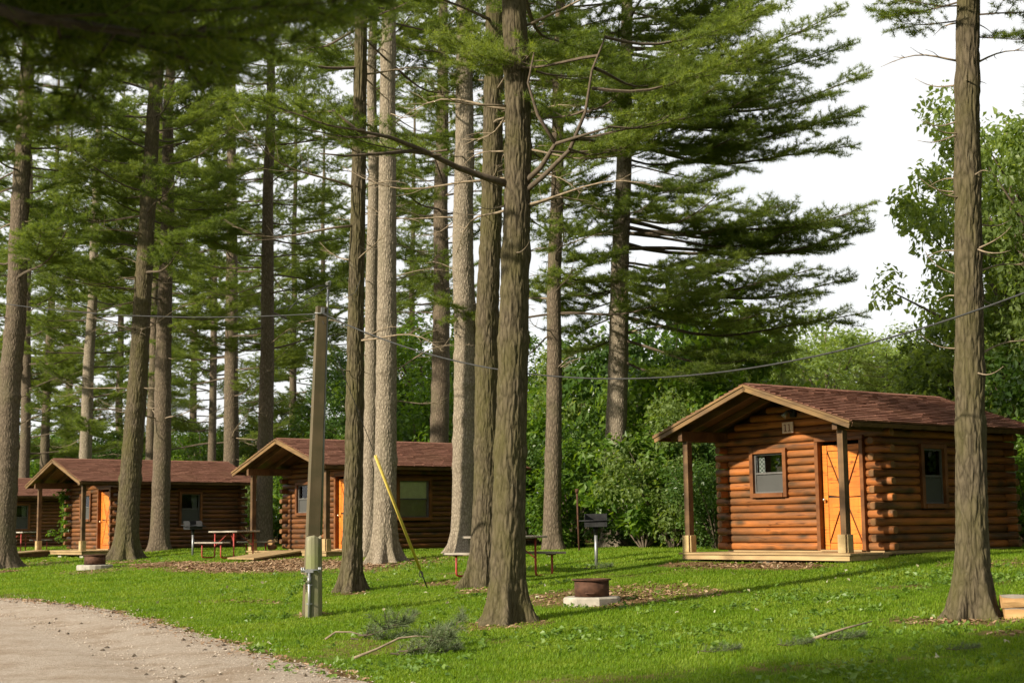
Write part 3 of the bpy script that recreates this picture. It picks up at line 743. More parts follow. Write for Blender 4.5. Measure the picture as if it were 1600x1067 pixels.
def trunk_mesh(r0, H, lean, whorls, mat, near, seed, zmax=None):
    fine = 1.55 if mat.name != 'pine_bark_mossy' else 1.0
    rng = np.random.default_rng(seed)
    nth = 110 if near else 28
    zs = np.concatenate([np.arange(-.35, .8, .03 if near else .09), np.arange(.8, 9.5 if near else 9.0, .035 if near else .22), np.linspace(9.5 if near else 9.0, H, 40)]); zs = np.append(zs[zs < H - .05], H) if H < 9.5 else zs
    th = np.linspace(0, 2 * np.pi, nth, endpoint=False)
    Zs, T = np.meshgrid(zs, th, indexing='ij'); h = np.clip(Zs, 0, None)
    r = r0 * np.clip(1 - h / H, .0, 1) ** .72 + .012
    nl = rng.integers(4, 7); ph = rng.uniform(0, 6)
    lobe = .5 + .5 * np.cos(nl * T + ph) + .45 * np.cos((nl - 3) * T + ph * 2) + .2 * np.cos((nl + 4) * T + ph * 3)
    r = r * (1 + np.clip(lobe, .1, 1.5) * (.95 if near else .7) * np.exp(-h / (.27 if near else .26)) + .10 * np.exp(-h / 1.0))
    for hw in whorls:
        r = r * (1 + rng.uniform(.05, .14) * np.exp(-((h - hw) / .13) ** 2) * (.6 + .4 * np.cos(T * 2 + hw * 5)))
    r = r * (1 + .07 * (fbm(np.cos(T) * .9 + seed, np.sin(T) * .9, h * .55, 2) - .5))
    if near:
        k = 6.5 * fine * r0 / .22; fl = 1 + .55 * np.exp(-h / .5)
        nx, ny = np.cos(T) * k, np.sin(T) * k; warp = (fbm(nx * .5, ny * .5, h * 2.0 + seed, 3) - .5) * 2.4
        a1 = vnoise(nx * 1.0 + warp + 9 + seed, ny * 1.0 - warp + 9, h * 4.5 * fine ** 1.6); a2 = vnoise(nx * 2.3 + 31, ny * 2.3 + warp + 7, h * 9.0 + seed)
        rid = np.abs(2 * a1 - 1) * .75 + np.abs(2 * a2 - 1) * .3
        r = r - .021 / fine * fl * np.clip(.5 - rid, 0, 1) / .5 + .004 * fbm(nx * 5, ny * 5, h * 12, 2)
    wob = .06 * np.clip(h / 6, 0, 1)
    cx = lean[0] * h + wob * (vnoise(h * .35 + seed * 1.7, 2.2, .4) - .5) * 2; cyy = lean[1] * h + wob * (vnoise(h * .35 + seed * 2.7, 8.2, .4) - .5) * 2
    V = np.stack([cx + r * np.cos(T), cyy + r * np.sin(T), Zs], -1).reshape(-1, 3)
    ni, nj = Zs.shape; ii, jj = np.meshgrid(np.arange(ni - 1), np.arange(nj), indexing='ij'); j2 = (jj + 1) % nj
    F = np.stack([ii * nj + jj, ii * nj + j2, (ii + 1) * nj + j2, (ii + 1) * nj + jj], -1).reshape(-1, 4)
    return np_mesh('trunk', V, F, mat, True), (lambda hh: (lean[0] * hh, lean[1] * hh))

def place_bough(root, cls, h, lean, az, el, sc, seed_rng, roll=.45):
    me = BOUGH[cls][seed_rng.integers(len(BOUGH[cls]))]
    o = obj('bough', me, root, (lean[0] * h, lean[1] * h, h)); o.scale = (sc, sc, sc)
    o.rotation_euler = (seed_rng.uniform(-roll, roll), -el, az); return o

PINES = 'tall pines standing among the cabins'
def pine(label, base, ref, wpx, H, c0, Lmax, mat='bark_brown', near=False, dens=1.0, Y=None, dead=(3.0, 9.0, 14), dmax=6, sect=None, seed=1, group=PINES, top=None, whorl=.62):
    rng = np.random.default_rng(seed * 13 + 5)
    if Y is None: P = ground(*base)
    else:
        q = at(base[0], base[1], Y); P = np.array([q[0], Y, float(gz(q[0], Y))])
    Q = at(ref[0], ref[1], P[1]); lean = ((Q[0] - P[0]) / (Q[2] - P[2]), rng.uniform(-.006, .006))
    r0 = wpx / 2350 * P[1] / 2
    root = thing('pine_tree', label, 'pine tree', P, 0, group)
    wh = []; h = 1.6
    while h < 12: h += rng.uniform(.45, .95); wh.append(h)
    tm, _ = trunk_mesh(r0, H, lean, wh, M[mat], near, seed)
    obj('trunk', tm, root)
    h = c0
    while h < (top or H - .6):
        f = (h - c0) / (H - c0); L = Lmax * (1 - f ** 1.6) * .9 + .5
        nb = max(1, int(round(rng.integers(3, 6) * dens))) if f > .12 else max(1, int(round(rng.integers(2, 4) * dens)))
        a0 = rng.uniform(0, 6.28)
        for i in range(nb):
            az = a0 + i * 6.283 / nb + rng.uniform(-.35, .35)
            if sect is not None and f < sect[2]:
                az = sect[0] + rng.uniform(-sect[1], sect[1])
            l = L * rng.uniform(.6, 1.1); cls = min(BL, key=lambda k: abs(BL[k] - l)); sc = max(.55, min(1.25, l / BL[cls]))
            place_bough(root, cls, h + rng.uniform(-.15, .15), lean, az, rng.uniform(-.08, .22) + .25 * f, sc, rng)
        h += whorl * rng.uniform(.75, 1.3)
    lo, hi, nd = dead
    for i in range(nd):
        hh = rng.uniform(lo, hi); near_w = min(wh, key=lambda x: abs(x - hh)) if hh < 12 else hh
        az = rng.uniform(0, 6.28); k = rng.integers(dmax)
        rr = r0 * (1 - near_w / H) ** .72 * .85
        o = obj('dead_branch', DEAD[k], root, (lean[0] * near_w + rr * math.cos(az), lean[1] * near_w + rr * math.sin(az), near_w))
        o.rotation_euler = (rng.uniform(-.4, .4), -rng.uniform(-.25, .45), az)
    root['r0'] = r0; root['H'] = H; return root, P, lean, rng

# foreground and mid trunks
TR = {}
TR['right'] = pine('olive-barked pine trunk in front of the nearest cabin, cable crossing before it', (1520, 966), (1509, 100), 46, 21, 8.2, 3.6, 'bark_olive', True, dens=.6, dead=(3.2, 7.6, 24), dmax=2, seed=3, whorl=.8)
TR['big'] = pine('thickest mossy pine trunk with a flared root foot, beside the picnic table', (792, 972), (805, 150), 50, 23, 8.0, 3.8, 'bark_olive', True, dens=.6, dead=(4.5, 8.5, 18), dmax=5, seed=4, whorl=.8)
TR['big2'] = pine('mossy pine trunk half hidden behind the thickest one', (756, 916), (771, 150), 40, 23, 9.4, 3.2, 'bark_olive', True, dens=.6, dead=(5, 10, 12), seed=5, whorl=.8)
TR['t550'] = pine('slim olive-grey pine trunk right of the leaning utility post', (550, 924), (562, 100), 29, 21, 10.0, 3.2, 'bark_olive', True, dens=.6, dead=(4, 11, 16), seed=6, whorl=.85)
TR['t605'] = pine('pale tan pine trunk behind the yellow guy-wire guard', (601, 879), (606, 100), 35, 26, 12.2, 3.6, 'bark_tan', True, dens=.6, dead=(4, 14, 20), seed=7, whorl=.85)
TR['t580'] = pine('thin grey pine trunk squeezed between the slim trunk and the pale tan trunk', (577, 868), (581, 400), 23, 24, 11.5, 2.8, 'bark_tan', False, dens=.6, dead=(5, 12, 12), seed=8, whorl=.85)
TR['t727'] = pine('broad pale sunlit pine trunk at the end wall of the middle cabin', (727, 863), (725, 100), 40, 27, 12.8, 3.6, 'bark_tan', True, dens=.55, dead=(6, 14, 18), seed=9, whorl=.9)
TR['t690'] = pine('dark ivy-clad pine trunk rising behind the middle cabin roof', (686, 800), (692, 100), 31, 27, 8.0, 3.8, 'bark_brown', False, Y=50, dens=.65, dead=(6, 14, 16), seed=10)
TR['t865'] = pine('dark brown pine trunk in the thicket behind the picnic table', (862, 842), (873, 100), 26, 24, 6.0, 3.8, 'bark_brown', False, Y=38, dens=.8, dead=(4, 12, 24), seed=11, whorl=.8)
TR['t965'] = pine('pine behind the barbecue grill with long tiers of boughs reaching right', (958, 832), (976, 150), 35, 23, 10.5, 4.6, 'bark_tan', False, Y=40, dens=.9, dead=(4.5, 11, 18), seed=12)
root, P, lean, rng = TR['right']
for h, az, el, sc in ((7.15, 2.95, -.03, .5), (7.3, 3.4, .0, .55), (6.95, .15, -.02, .5), (7.2, -.35, -.05, .6), (7.5, 4.6, .1, .6), (7.4, 2.6, -.05, .6)): place_bough(root, 2, h, lean, az, el, sc, rng)
for py, az, k, el in ((95, 3.1, 2, .1), (100, .3, 2, .35), (190, 3.3, 1, -.1), (300, 3.0, 1, .35), (310, 3.5, 1, .3), (350, .2, 1, .1), (545, 3.1, 1, .3), (555, .3, 2, .3), (430, 3.0, 1, .6), (425, .4, 2, .2)):
    hh = at(1512, py, P[1])[2] - P[2]; o = obj('dead_branch', DEAD[k], root, (lean[0] * hh + .1 * math.cos(az), .1 * math.sin(az), hh)); o.rotation_euler = (0, -el, az)
# left stand
TR['t205'] = pine('leaning olive trunk in front of the orange door of the ivy-corner cabin', (196, 874), (238, 200), 34, 27, 7.5, 4.2, 'bark_olive', True, dens=.6, dead=(4, 12, 24), seed=13)
TR['t250'] = pine('grey-brown pine trunk before the dark side wall, right of the leaning olive trunk', (249, 861), (262, 300), 28, 27, 8.5, 4.2, 'bark_brown', False, dens=.6, dead=(4, 12, 24), seed=14)
TR['t230'] = pine('thin pine trunk glimpsed between the leaning olive trunk and its grey-brown neighbour', (232, 800), (241, 500), 16, 26, 9, 4, 'bark_brown', False, Y=62, dens=.75, seed=15)
TR['t10'] = pine('thick pine trunk cut by the left edge, before the farthest cabin', (1, 889), (42, 100), 38, 27, 9.0, 4.4, 'bark_brown', True, dens=.7, dead=(4, 15, 20), seed=16)
TR['t360'] = pine('straight brown pine trunk behind the far end of the ivy-corner cabin roof', (360, 800), (362, 300), 25, 27, 6.0, 4.6, 'bark_brown', False, Y=60, dens=.5, seed=17)
TR['t412'] = pine('brown pine trunk in the gap between the ivy-corner cabin and the middle cabin', (412, 850), (421, 300), 25, 27, 7.0, 4.6, 'bark_brown', False, Y=53, dens=.5, dead=(4, 12, 24), seed=18)
TR['t135'] = pine('sunlit yellowish pine trunk behind the ridge of the ivy-corner cabin', (129, 800), (151, 300), 20, 27, 5.0, 4.4, 'bark_tan', False, Y=64, dens=.5, seed=19)
TR['t40'] = pine('pine trunk rising behind the farthest cabin roof, beside a darker one', (38, 800), (46, 300), 17, 27, 4.5, 4.4, 'bark_brown', False, Y=72, dens=.5, seed=20)
TR['t75'] = pine('dark slanting pine trunk behind the farthest cabin, right of its neighbour', (66, 800), (86, 300), 15, 27, 4.5, 4.4, 'bark_brown', False, Y=76, dens=.5, seed=21)
for i, (px, Y_) in enumerate(((20, 84), (105, 90), (185, 86), (300, 88), (330, 74), (455, 80), (500, 92), (640, 86), (560, 78))):
    pine('far pine deep in the stand behind the cabins', (px, 800), (px + 6, 300), 13, 27, 4.5, 5.0, 'bark_brown', False, Y=Y_, dens=.5, seed=40 + i, group='far pines behind the cabins', dead=(3, 9, 4), whorl=.75)
# pines off camera: one hangs boughs into view, the rest added to block light
def pine_at(label, x, y, r, H, c0, Lmax, seed, **kw):
    px, py = proj((x, y, 3)); root = None
    rng = np.random.default_rng(seed); P = np.array([x, y, float(gz(x, y))])
    root = thing('pine_tree', label, 'pine tree', P, 0, PINES)
    tm, _ = trunk_mesh(r, H, (0, 0), [3, 4, 5], M['bark_brown'], False, seed); obj('trunk', tm, root)
    h = c0
    while h < H - .6:
        f = (h - c0) / (H - c0); L = Lmax * (1 - f ** 1.6) * .9 + .5
        for i in range(4):
            l = L * rng.uniform(.7, 1.1); cls = min(BL, key=lambda k: abs(BL[k] - l)); sc = max(.55, min(1.25, l / BL[cls]))
            place_bough(root, cls, h + rng.uniform(-.2, .2), (0, 0), i * 1.57 + rng.uniform(-.5, .5), rng.uniform(-.1, .2), sc, rng)
        h += .62 * rng.uniform(.7, 1.3)
    return root, P, rng

# long tiers reaching right from the pine behind the grill: (root px y, tip px x, tip px y, tip depth)
root, P, lean, rng = TR['t965']
def tier(root, P, lean, rng, y_root, tip, dY, n=2, fan=.3, cls=6):
    hz = at(tip[0], y_root, P[1])[2] - P[2]
    T = at(tip[0], tip[1], P[1] + dY) - (P + np.array([lean[0] * hz, lean[1] * hz, hz]))
    L = np.linalg.norm(T); az0 = math.atan2(T[1], T[0]); el0 = math.asin(T[2] / L)
    for i in range(n):
        k = (i - (n - 1) / 2)
        l = L * (1 - .12 * abs(k)) * rng.uniform(.92, 1.03)
        c = min(BL, key=lambda q: abs(BL[q] - l)); 
        o = place_bough(root, c, hz + rng.uniform(-.25, .25), lean, az0 + k * fan + rng.uniform(-.06, .06), el0 + rng.uniform(-.04, .04), min(1.35, l / BL[c]), rng, .14)
for yr, tip, dY in ((82, (1350, 78), -1.0), (20, (1210, 15), -1.5), (172, (1395, 172), -.5), (160, (1250, 165), -2.2), (218, (1385, 232), .3), (228, (1200, 240), -2.5),
                    (338, (1385, 346), -1.2), (352, (1280, 352), -2.5), (384, (1375, 392), .3), (440, (1330, 462), -1.4), (482, (1240, 515), -2.4), (110, (1130, 125), -3), (290, (1120, 300), -3), (60, (1090, 55), -2.5), (500, (1340, 520), -1), (530, (1210, 575), -2.6), (440, (1290, 450), -3), (410, (1190, 425), -3.2), (545, (1150, 590), -2), (480, (1110, 500), -3.5)):
    tier(root, P, lean, rng, yr, tip, dY, n=1 if tip[1] > 430 else 2)
for yr, tip, dY in ((300, (880, 330), -1.5), (480, (850, 520), -1), (520, (880, 560), 1), (180, (880, 170), -1), (120, (860, 90), -2), (240, (1060, 200), -4), (430, (1080, 470), -4), (220, (880, 240), 1), (400, (890, 410), -2), (350, (1070, 330), -4.5), (150, (1070, 130), -4.5), (440, (870, 455), 2)):
    tier(root, P, lean, rng, yr, tip, dY, n=2, fan=.35)

# living limbs of the thickest trunk
root, P, lean, rng = TR['big']
def limb(root, P, px_pts, dys, r0, r1, mat='twig'):
    pts = [at(a, b, P[1] + d) - P for (a, b), d in zip(px_pts, dys)]
    mb = MB(); k = len(pts); mb.tube(pts, [r0 + (r1 - r0) * i / (k - 1) for i in range(k)], 7); return mb.build('limb', M[mat], root)
limb(root, P, [(800, 290), (760, 278), (715, 262), (660, 235), (610, 215), (560, 205), (520, 172)], [0, -.1, -.4, -.8, -1.2, -1.5, -1.7], .055, .012)
limb(root, P, [(660, 235), (600, 240), (540, 244), (500, 240)], [-.8, -1.2, -1.4, -1.6], .03, .008)
limb(root, P, [(815, 290), (845, 262), (868, 225), (900, 215), (950, 200)], [0, -.2, -.4, -.6, -1.0], .046, .012)
limb(root, P, [(820, 300), (850, 275), (890, 235), (915, 175), (925, 110), (945, 60)], [0, -.3, -.5, -.6, -.7, -.8], .042, .010)
limb(root, P, [(868, 225), (840, 180), (825, 130), (835, 80)], [-.4, -.4, -.4, -.5], .03, .01)
for (px, py, dy, az, c) in ((700, 232, -.6, 2.6, 2), (690, 240, -.7, 3.4, 2), (950, 200, -1, .3, 2), (930, 110, -.7, .9, 3), (945, 60, -.8, .4, 3), (905, 215, -.6, -.3, 2), (835, 80, -.5, 1.8, 2), (600, 214, -1.2, 2.9, 2), (915, 170, -.6, 2.2, 2), (935, 90, -.7, 2.6, 3), (900, 215, -.6, 1.2, 3), (860, 235, -.4, .4, 2), (925, 140, -.6, .1, 3), (838, 110, -.4, .8, 2), (890, 235, -.6, .9, 2), (520, 172, -1.7, 2.9, 2), (570, 206, -1.5, 3.6, 2)):
    q = at(px, py, P[1] + dy) - P
    o = obj('bough', BOUGH[c][rng.integers(len(BOUGH[c]))], root, q); o.rotation_euler = (0, -.15, az); o.scale = (.8,) * 3

NEAR2 = pine_at('pine near the viewer with blurred dark boughs overhead', -4.6, 2.2, .22, 19, 6.0, 6.0, 62)
for (root, P, rng), l in ((NEAR2, ((3.5, .95, -.02, 1.0), (3.75, 1.15, .0, 1.0), (3.55, 1.35, .0, 1.0), (3.9, .82, .03, 1.1), (3.7, 1.05, .0, 1.0), (3.6, 1.08, -.02, .9),
                                   (3.65, 1.45, .02, 1.1), (4.1, 1.1, .0, 1.2), (3.9, 1.55, .03, 1.1), (4.2, 1.3, .03, 1.2))),):
    for h, az, el, sc in l: place_bough(root, 6, h + .24, (0, 0), az, el + rng.uniform(-.03, .03), sc, rng, .3)
for x, y, sd in ((5, -7, 1), (-2.5, -9, 2), (10.5, 1, 3), (12, 9, 4), (11.5, 17, 5), (13.5, 25, 6), (17, 34, 7), (16, -3, 8), (12, -12, 9), (3, -16, 10), (20, 18, 11), (-13, -4, 12), (-16.5, -8.5, 13), (-10, -8, 14), (-19, -4.5, 15)):  # extra unseen pines block skylight and shade the overhanging boughs
    pine_at('tall pine added around the viewer to block light, outside the view', x, y, .25, 22, 6.5, 4.6, 400 + sd)

# ------------------------------------------------------------------ broadleaf shrubs and trees
def leaves(C, rad, n, size, rng, aspect=.6, outc=None):
    k = len(C); idx = rng.integers(k, size=n)
    off = rng.normal(size=(n, 3)); off /= np.linalg.norm(off, axis=1, keepdims=True); off *= (rng.random((n, 1)) ** .5)
    R_ = rad[idx][:, None] if hasattr(rad, '__len__') else rad
    P = C[idx] + off * R_ * np.array([1, 1, .75])
    nr = off * .7 + rng.normal(size=(n, 3)) * .55 + np.array([0, 0, .8]); nr /= np.linalg.norm(nr, axis=1, keepdims=True)
    d = np.cross(nr, rng.normal(size=(n, 3))); d[:, 2] -= .35; d -= nr * (d * nr).sum(1, keepdims=True); d /= np.linalg.norm(d, axis=1, keepdims=True) + 1e-9
    sd = np.cross(nr, d); s = size * rng.uniform(.55, 1.25, (n, 1))
    b = P; tip = P + d * s - nr * s * .12; mid = P + d * s * .42
    l = mid + sd * s * aspect * .5 + nr * s * .07; r = mid - sd * s * aspect * .5 + nr * s * .07
    V = np.stack([b, r, tip, l], 1).reshape(-1, 3); k0 = np.arange(n) * 4
    F = np.concatenate([np.stack([k0, k0 + 1, k0 + 2], -1), np.stack([k0, k0 + 2, k0 + 3], -1)])
    return V, F
def bush_mesh(seed, w_, h_, n, size, mat):
    rng = np.random.default_rng(seed); k = 70
    C = rng.normal(size=(k, 3)); C /= np.linalg.norm(C, axis=1, keepdims=True); C *= rng.uniform(.35, 1.0, (k, 1))
    C = C * np.array([w_ / 2, w_ / 2, h_ * .5]) + np.array([0, 0, h_ * .5]); C[:, 2] = np.clip(C[:, 2], .15, None)
    V, F = leaves(C, rng.uniform(.25, .55, k) * h_ / 3, n, size, rng)
    cr = np_mesh('foliage', V, F, M[mat]); mb = MB()
    for i in range(0, k, 4): mb.tube([(0, 0, -.1), tuple(C[i] * np.array([.45, .45, .55])), tuple(C[i])], [.03, .018, .006], 4, cap=False)
    return cr, mb.mesh('stems', M['far_bark'])
M['leaf3'] = leafy('dark_leaves', [(.022, .050, .010), (.045, .095, .016), (.09, .15, .03)], (1.7, 1.7, .5), .4, .35)
BUSH = [bush_mesh(70 + i, 3.4, 3.2, n_, sz, mm) for i, (n_, sz, mm) in enumerate(((6000, .17, 'leaf'), (9000, .11, 'leaf3'), (4200, .22, 'leaf'), (8500, .12, 'leaf2'), (5000, .19, 'leaf3'), (6500, .15, 'leaf')))]
def btree_mesh(seed, w_, h_, n, size, mat, c0=.3):
    rng = np.random.default_rng(seed); k = 110
    C = rng.normal(size=(k, 3)); C /= np.linalg.norm(C, axis=1, keepdims=True); C *= rng.uniform(.45, 1.0, (k, 1))
    C = C * np.array([w_ / 2, w_ / 2, h_ * (1 - c0) / 2]) + np.array([0, 0, h_ * (1 + c0) / 2])
    V, F = leaves(C, rng.uniform(.4, .85, k) * w_ / 7, n, size, rng)
    cr = np_mesh('crown', V, F, M[mat]); mb = MB()
    mb.tube([(0, 0, -.2), (.1, 0, h_ * .3), (-.1, .1, h_ * .6), (0, 0, h_ * .9)], [h_ * .018, h_ * .013, h_ * .008, .02], 8)
    for i in range(0, k, 4):
        z = max(h_ * .22, C[i][2] * .6); mb.tube([(0, 0, z), tuple(C[i] * np.array([.5, .5, 0]) + np.array([0, 0, (z + C[i][2]) / 2 + .2])), tuple(C[i])], [.07, .04, .012], 5, cap=False)
    return cr, mb.mesh('trunk', M['far_bark'])
BTREE = [btree_mesh(90 + i, 7.0, 9.5, n_, sz, mm) for i, (n_, sz, mm) in enumerate(((11000, .21, 'leaf'), (14000, .16, 'leaf3'), (11000, .20, 'leaf')))]
PTREE = [btree_mesh(96 + i, 7.5, 9.0, 15000, .20, 'leaf2', .2) for i in range(2)]

def plant(kind, label, cat, group, px, Y_, sc, seed, names, zs=1.0, dz=0.0, py=800):
    q = at(px, py, Y_); z = float(gz(q[0], Y_)); t = thing(kind, label, cat, (q[0], Y_, z + dz), random.uniform(0, 6.28), group)
    me = names[seed % len(names)]; t.scale = (sc, sc, sc * zs)
    obj(me[0].name.split('.')[0], me[0], t); obj(me[1].name.split('.')[0], me[1], t); return t
lab = 'leafy green bush in the depth of the thicket behind the cabins'
OWN = {(1120, 34.5): 'leafy bush directly behind the left porch post of the nearest cabin', (1005, 37.5): 'leafy bush to the right of the sunlit pine behind the grill', (980, 39.5): 'low bush at the foot of the sunlit pine behind the grill',
       (1050, 36.5): 'leafy bush below the roof tip of the nearest cabin, beyond its porch', (890, 41): 'leafy bush between the dark brown trunk and the marker pole', (1610, 33): 'low bush at the back corner of the nearest cabin',
       (440, 58): 'small bright bush seen through the porch of the middle cabin', (655, 54): 'leafy bush showing above the middle cabin roof left of the ivy-clad trunk', (930, 44): 'leafy bush behind the barbecue grill'}
k = 0
for px, Y_, sc, zs in ((890, 41, .9, 1.0), (930, 44, 1.15, 1.1), (1005, 37.5, .95, 1.05), (1050, 36.5, 1.0, 1.15), (1095, 37, .95, 1.1), (1020, 42, 1.3, 1.2), (1080, 42, 1.35, 1.3), (1120, 34.5, .8, .95), (860, 46, 1.1, 1.2),
                       (905, 48, 1.4, 1.4), (960, 47, 1.5, 1.4), (830, 50, 1.3, 1.3), (1150, 40, 1.3, 1.3), (1040, 46, 1.6, 1.5), (1100, 48, 1.7, 1.5), (1200, 45, 1.5, 1.4), (980, 39.5, .6, .7),
                       (655, 54, 1.3, 1.4), (620, 58, 1.3, 1.3), (700, 58, 1.4, 1.3), (750, 55, 1.4, 1.4), (790, 54, 1.3, 1.3), (540, 60, 1.2, 1.2), (580, 62, 1.3, 1.2), (505, 64, 1.2, 1.1), (470, 66, 1.2, 1.1), (440, 58, .8, .8),
                       (1590, 42, 1.4, 1.3), (1640, 38, 1.2, 1.3), (1530, 46, 1.3, 1.0), (1610, 33, .8, 1.0), (1460, 50, 1.3, 1.0), (1380, 50, 1.2, .9), (1310, 52, 1.2, .9), (1950, 29, 1.1, 1.1), (2100, 29.5, 1.2, 1.2), (2250, 29, 1.2, 1.2), (2050, 33, 1.2, 1.2), (1960, 25, .9, .9)):  # bushes far past the right edge added to darken the side window
    plant('bush', OWN.get((px, Y_), lab if 820 < px < 1300 else 'leafy bush added right of the nearest cabin against sky reflection, outside the view' if px > 1650 else 'leafy bush behind the nearest cabin roof' if px > 1300 else 'leafy bush behind the middle cabin'), 'bush', 'bushes of the thicket behind the cabins', px, Y_, sc, k, BUSH, zs); k += 1
lab = 'leafy bush growing behind the left cabins'
for px, Y_, sc, zs in ((390, 66, 1.1, 1.0), (330, 70, 1.2, 1.0), (280, 70, 1.2, 1.0), (310, 66, 1.0, .9), (250, 74, 1.2, 1.0), (200, 74, 1.2, 1.0), (170, 72, 1.1, 1.0), (110, 76, 1.2, .9), (60, 80, 1.2, .9), (20, 82, 1.2, .9), (52, 70, .9, 1.0), (-20, 84, 1.2, 1)):
    plant('bush', lab, 'bush', 'bushes behind the left cabins', px, Y_, sc, k, BUSH, zs); k += 1
lab = 'broadleaf tree filling the woodland behind the cabins'
for px, Y_, sc, zs in ((880, 56, .75, .85), (940, 60, .85, .85), (1010, 55, .8, .8), (1080, 58, .85, .75), (1150, 56, .8, .7), (820, 66, .85, .8), (640, 72, .85, .75), (560, 66, .95, .95), (500, 80, .9, .8), (720, 64, .9, .95), (600, 60, .8, .85), (660, 60, .95, 1.0), (450, 84, .9, .8), (380, 82, .9, .75), (310, 84, .9, .75), (260, 88, .95, .75), (200, 86, .9, .75), (150, 90, .95, .75), (90, 92, .9, .75), (30, 94, 1.0, .75), (780, 62, .9, 1.0)):
    lab = ('broadleaf tree behind the cabins left of the leaning post' if px < 490 else 'broadleaf tree showing between the trunks above the middle cabin roof' if px < 790 else 'broadleaf tree rising behind the thicket of the grill')
    plant('broadleaf_tree', lab, 'tree', 'broadleaf trees behind the cabins', px, Y_, sc, k, BTREE, zs); k += 1
lab = 'leafy tree crowding up behind the nearest cabin roof'
for px, Y_, sc, zs in ((1605, 46, 1.1, 1.42), (1690, 42, .95, 1.5), (1475, 52, .75, .9), (1530, 49, .8, 1.0), (1555, 54, .85, .95), (1240, 58, .6, .5), (1720, 48, 1.0, 1.3), (2050, 27, .9, .9), (2000, 31, .9, .9), (1950, 36, .9, .9), (2200, 30, 1, 1), (2100, 23, .8, .8), (2150, 35, 1, 1.1)):  # trees well beyond the frame added to keep sky off the side window
    lab = 'leafy tree added to fill the side right of the nearest cabin, outside the view' if px > 1650 else 'pale leafy tree crowding up behind the olive trunk and the nearest cabin'
    plant('broadleaf_tree', lab, 'tree', 'broadleaf trees behind the nearest cabin', px, Y_, sc, k, PTREE if px < 1900 else BTREE, zs); k += 1
for x_, y_ in ((-31, 22), (-35, 28), (-33, 34), (-40, 24), (-42, 33), (-38, 41), (-44, 46)):  # unseen trees added so the front window mirrors green instead of sky
    t = thing('broadleaf_tree', 'broadleaf tree added across the road for window reflections, outside the view', 'tree', (x_, y_, float(gz(x_, y_))), x_, 'added trees across the road'); t.scale = (.9, .9, .9)
    obj('crown', BTREE[k % 3][0], t); obj('trunk', BTREE[k % 3][1], t); k += 1
lab = 'pale green distant tree beyond the woodland'
for px, Y_, sc, zs in ((1300, 100, 1.6, .95), (1365, 110, 1.7, .95), (1420, 105, 1.5, .9), (1250, 120, 1.7, .95), (1335, 85, .9, .85), (1470, 110, 1.6, .95), (1180, 115, 1.1, 1), (1080, 118, 1.1, 1.1), (985, 120, 1.1, .9), (900, 125, 1.1, .9), (760, 130, 1.1, .9), (640, 130, 1.1, .8), (450, 130, 1.1, .75), (340, 125, 1.1, .75), (240, 130, 1.1, .75), (150, 125, 1.1, .8), (60, 130, 1.1, .75), (-30, 125, 1.1, .8), (550, 120, 1.1, .75)):
    lab = ('pale distant tree glimpsed between the trunks left of the leaning post' if px < 480 else 'pale distant tree glimpsed low between the centre trunks' if px < 800 else
           'pale distant tree behind the thicket of the grill' if px < 1150 else 'pale green distant tree rising above the nearest cabin roof')
    plant('distant_tree', lab, 'tree', 'distant pale trees', px, Y_, sc, k, PTREE, zs); k += 1
# young pine behind the nearest cabin roof
q = at(1392, 700, 52); t = thing('pine_tree', 'young pine with low boughs behind the nearest cabin ridge', 'pine tree', (q[0], 52, float(gz(q[0], 52))), 0, PINES)
rng = np.random.default_rng(5); tm, _ = trunk_mesh(.10, 6.0, (0, 0), [], M['bark_brown'], False, 77); obj('trunk', tm, t)
for h in np.arange(1.2, 5.7, .36):
    for i in range(5):
        c = 3 if h < 4 else 2
        place_bough(t, c, h, (0, 0), i * 1.256 + h * 2 + rng.uniform(-.3, .3), .15, (1.05 - h * .08), rng)
# ivy on the corner of the left cabin
rng = np.random.default_rng(8)
C = np.array([c3 + np.array([A_[0] * (rng.uniform(-.1, .35)), A_[1] * .2, 0]) + np.array([-.1, -.1, z]) for z in np.linspace(.05, 2.35, 26)]) + rng.normal(size=(26, 3)) * .12
V, F = leaves(C, .2, 900, .13, rng)
tag(obj('ivy', np_mesh('ivy', V, F, M['leaf'])), 'ivy climbing the porch corner of the cabin left of the two close trunks', 'ivy')

# ------------------------------------------------------------------ furniture of the campsite
def picnic_table(label, P, rz, Ln=1.75):
    t = thing('picnic_table', label, 'picnic table', P, rz, 'picnic tables on the lawn')
    for k in range(4):
        mb = MB(); mb.box((0, 0, 0), (Ln + random.uniform(-.01, .01), .172, .042), bev=.005); mb.build('table_plank', M['grey_wood'], t, (0, (k - 1.5) * .182, .75))
    for s in (-1, 1):
        mb = MB(); mb.box((0, 0, 0), (Ln, .25, .042), bev=.005); mb.build('bench_plank', M['grey_wood'], t, (0, s * .68, .445))
    for x in (-.58, .58):
        mb = MB()
        for s in (-1, 1):
            pts = [(x, s * .70, .42), (x, s * .70, .10), (x, s * .69, .045), (x, s * .63, .025), (x, s * .37, .025), (x, s * .31, .045), (x, s * .30, .10), (x, s * .30, .73)]
            mb.tube(pts, .021, 8)
        mb.build('end_frame', M['red'], t)
        br = MB(); br.tube([(x, -.34, .71), (x, .34, .71)], .018, 6); br.tube([(x, -.56, .415), (x, -.78, .415)], .02, 6); br.tube([(x, .56, .415), (x, .78, .415)], .02, 6)
        br.build('cross_bar', M['rust'], t)
        b2 = MB()
        for s in (-1, 1): b2.tube([(x, s * .28, .36), (x * .1, s * .12, .72)], .011, 6)
        b2.build('brace', M['red'], t)
    return t
AZ = math.atan2(A_[1], A_[0])
P = ground(788, 901); picnic_table('grey plank picnic table half hidden behind the two mossy trunks', P, AZ)
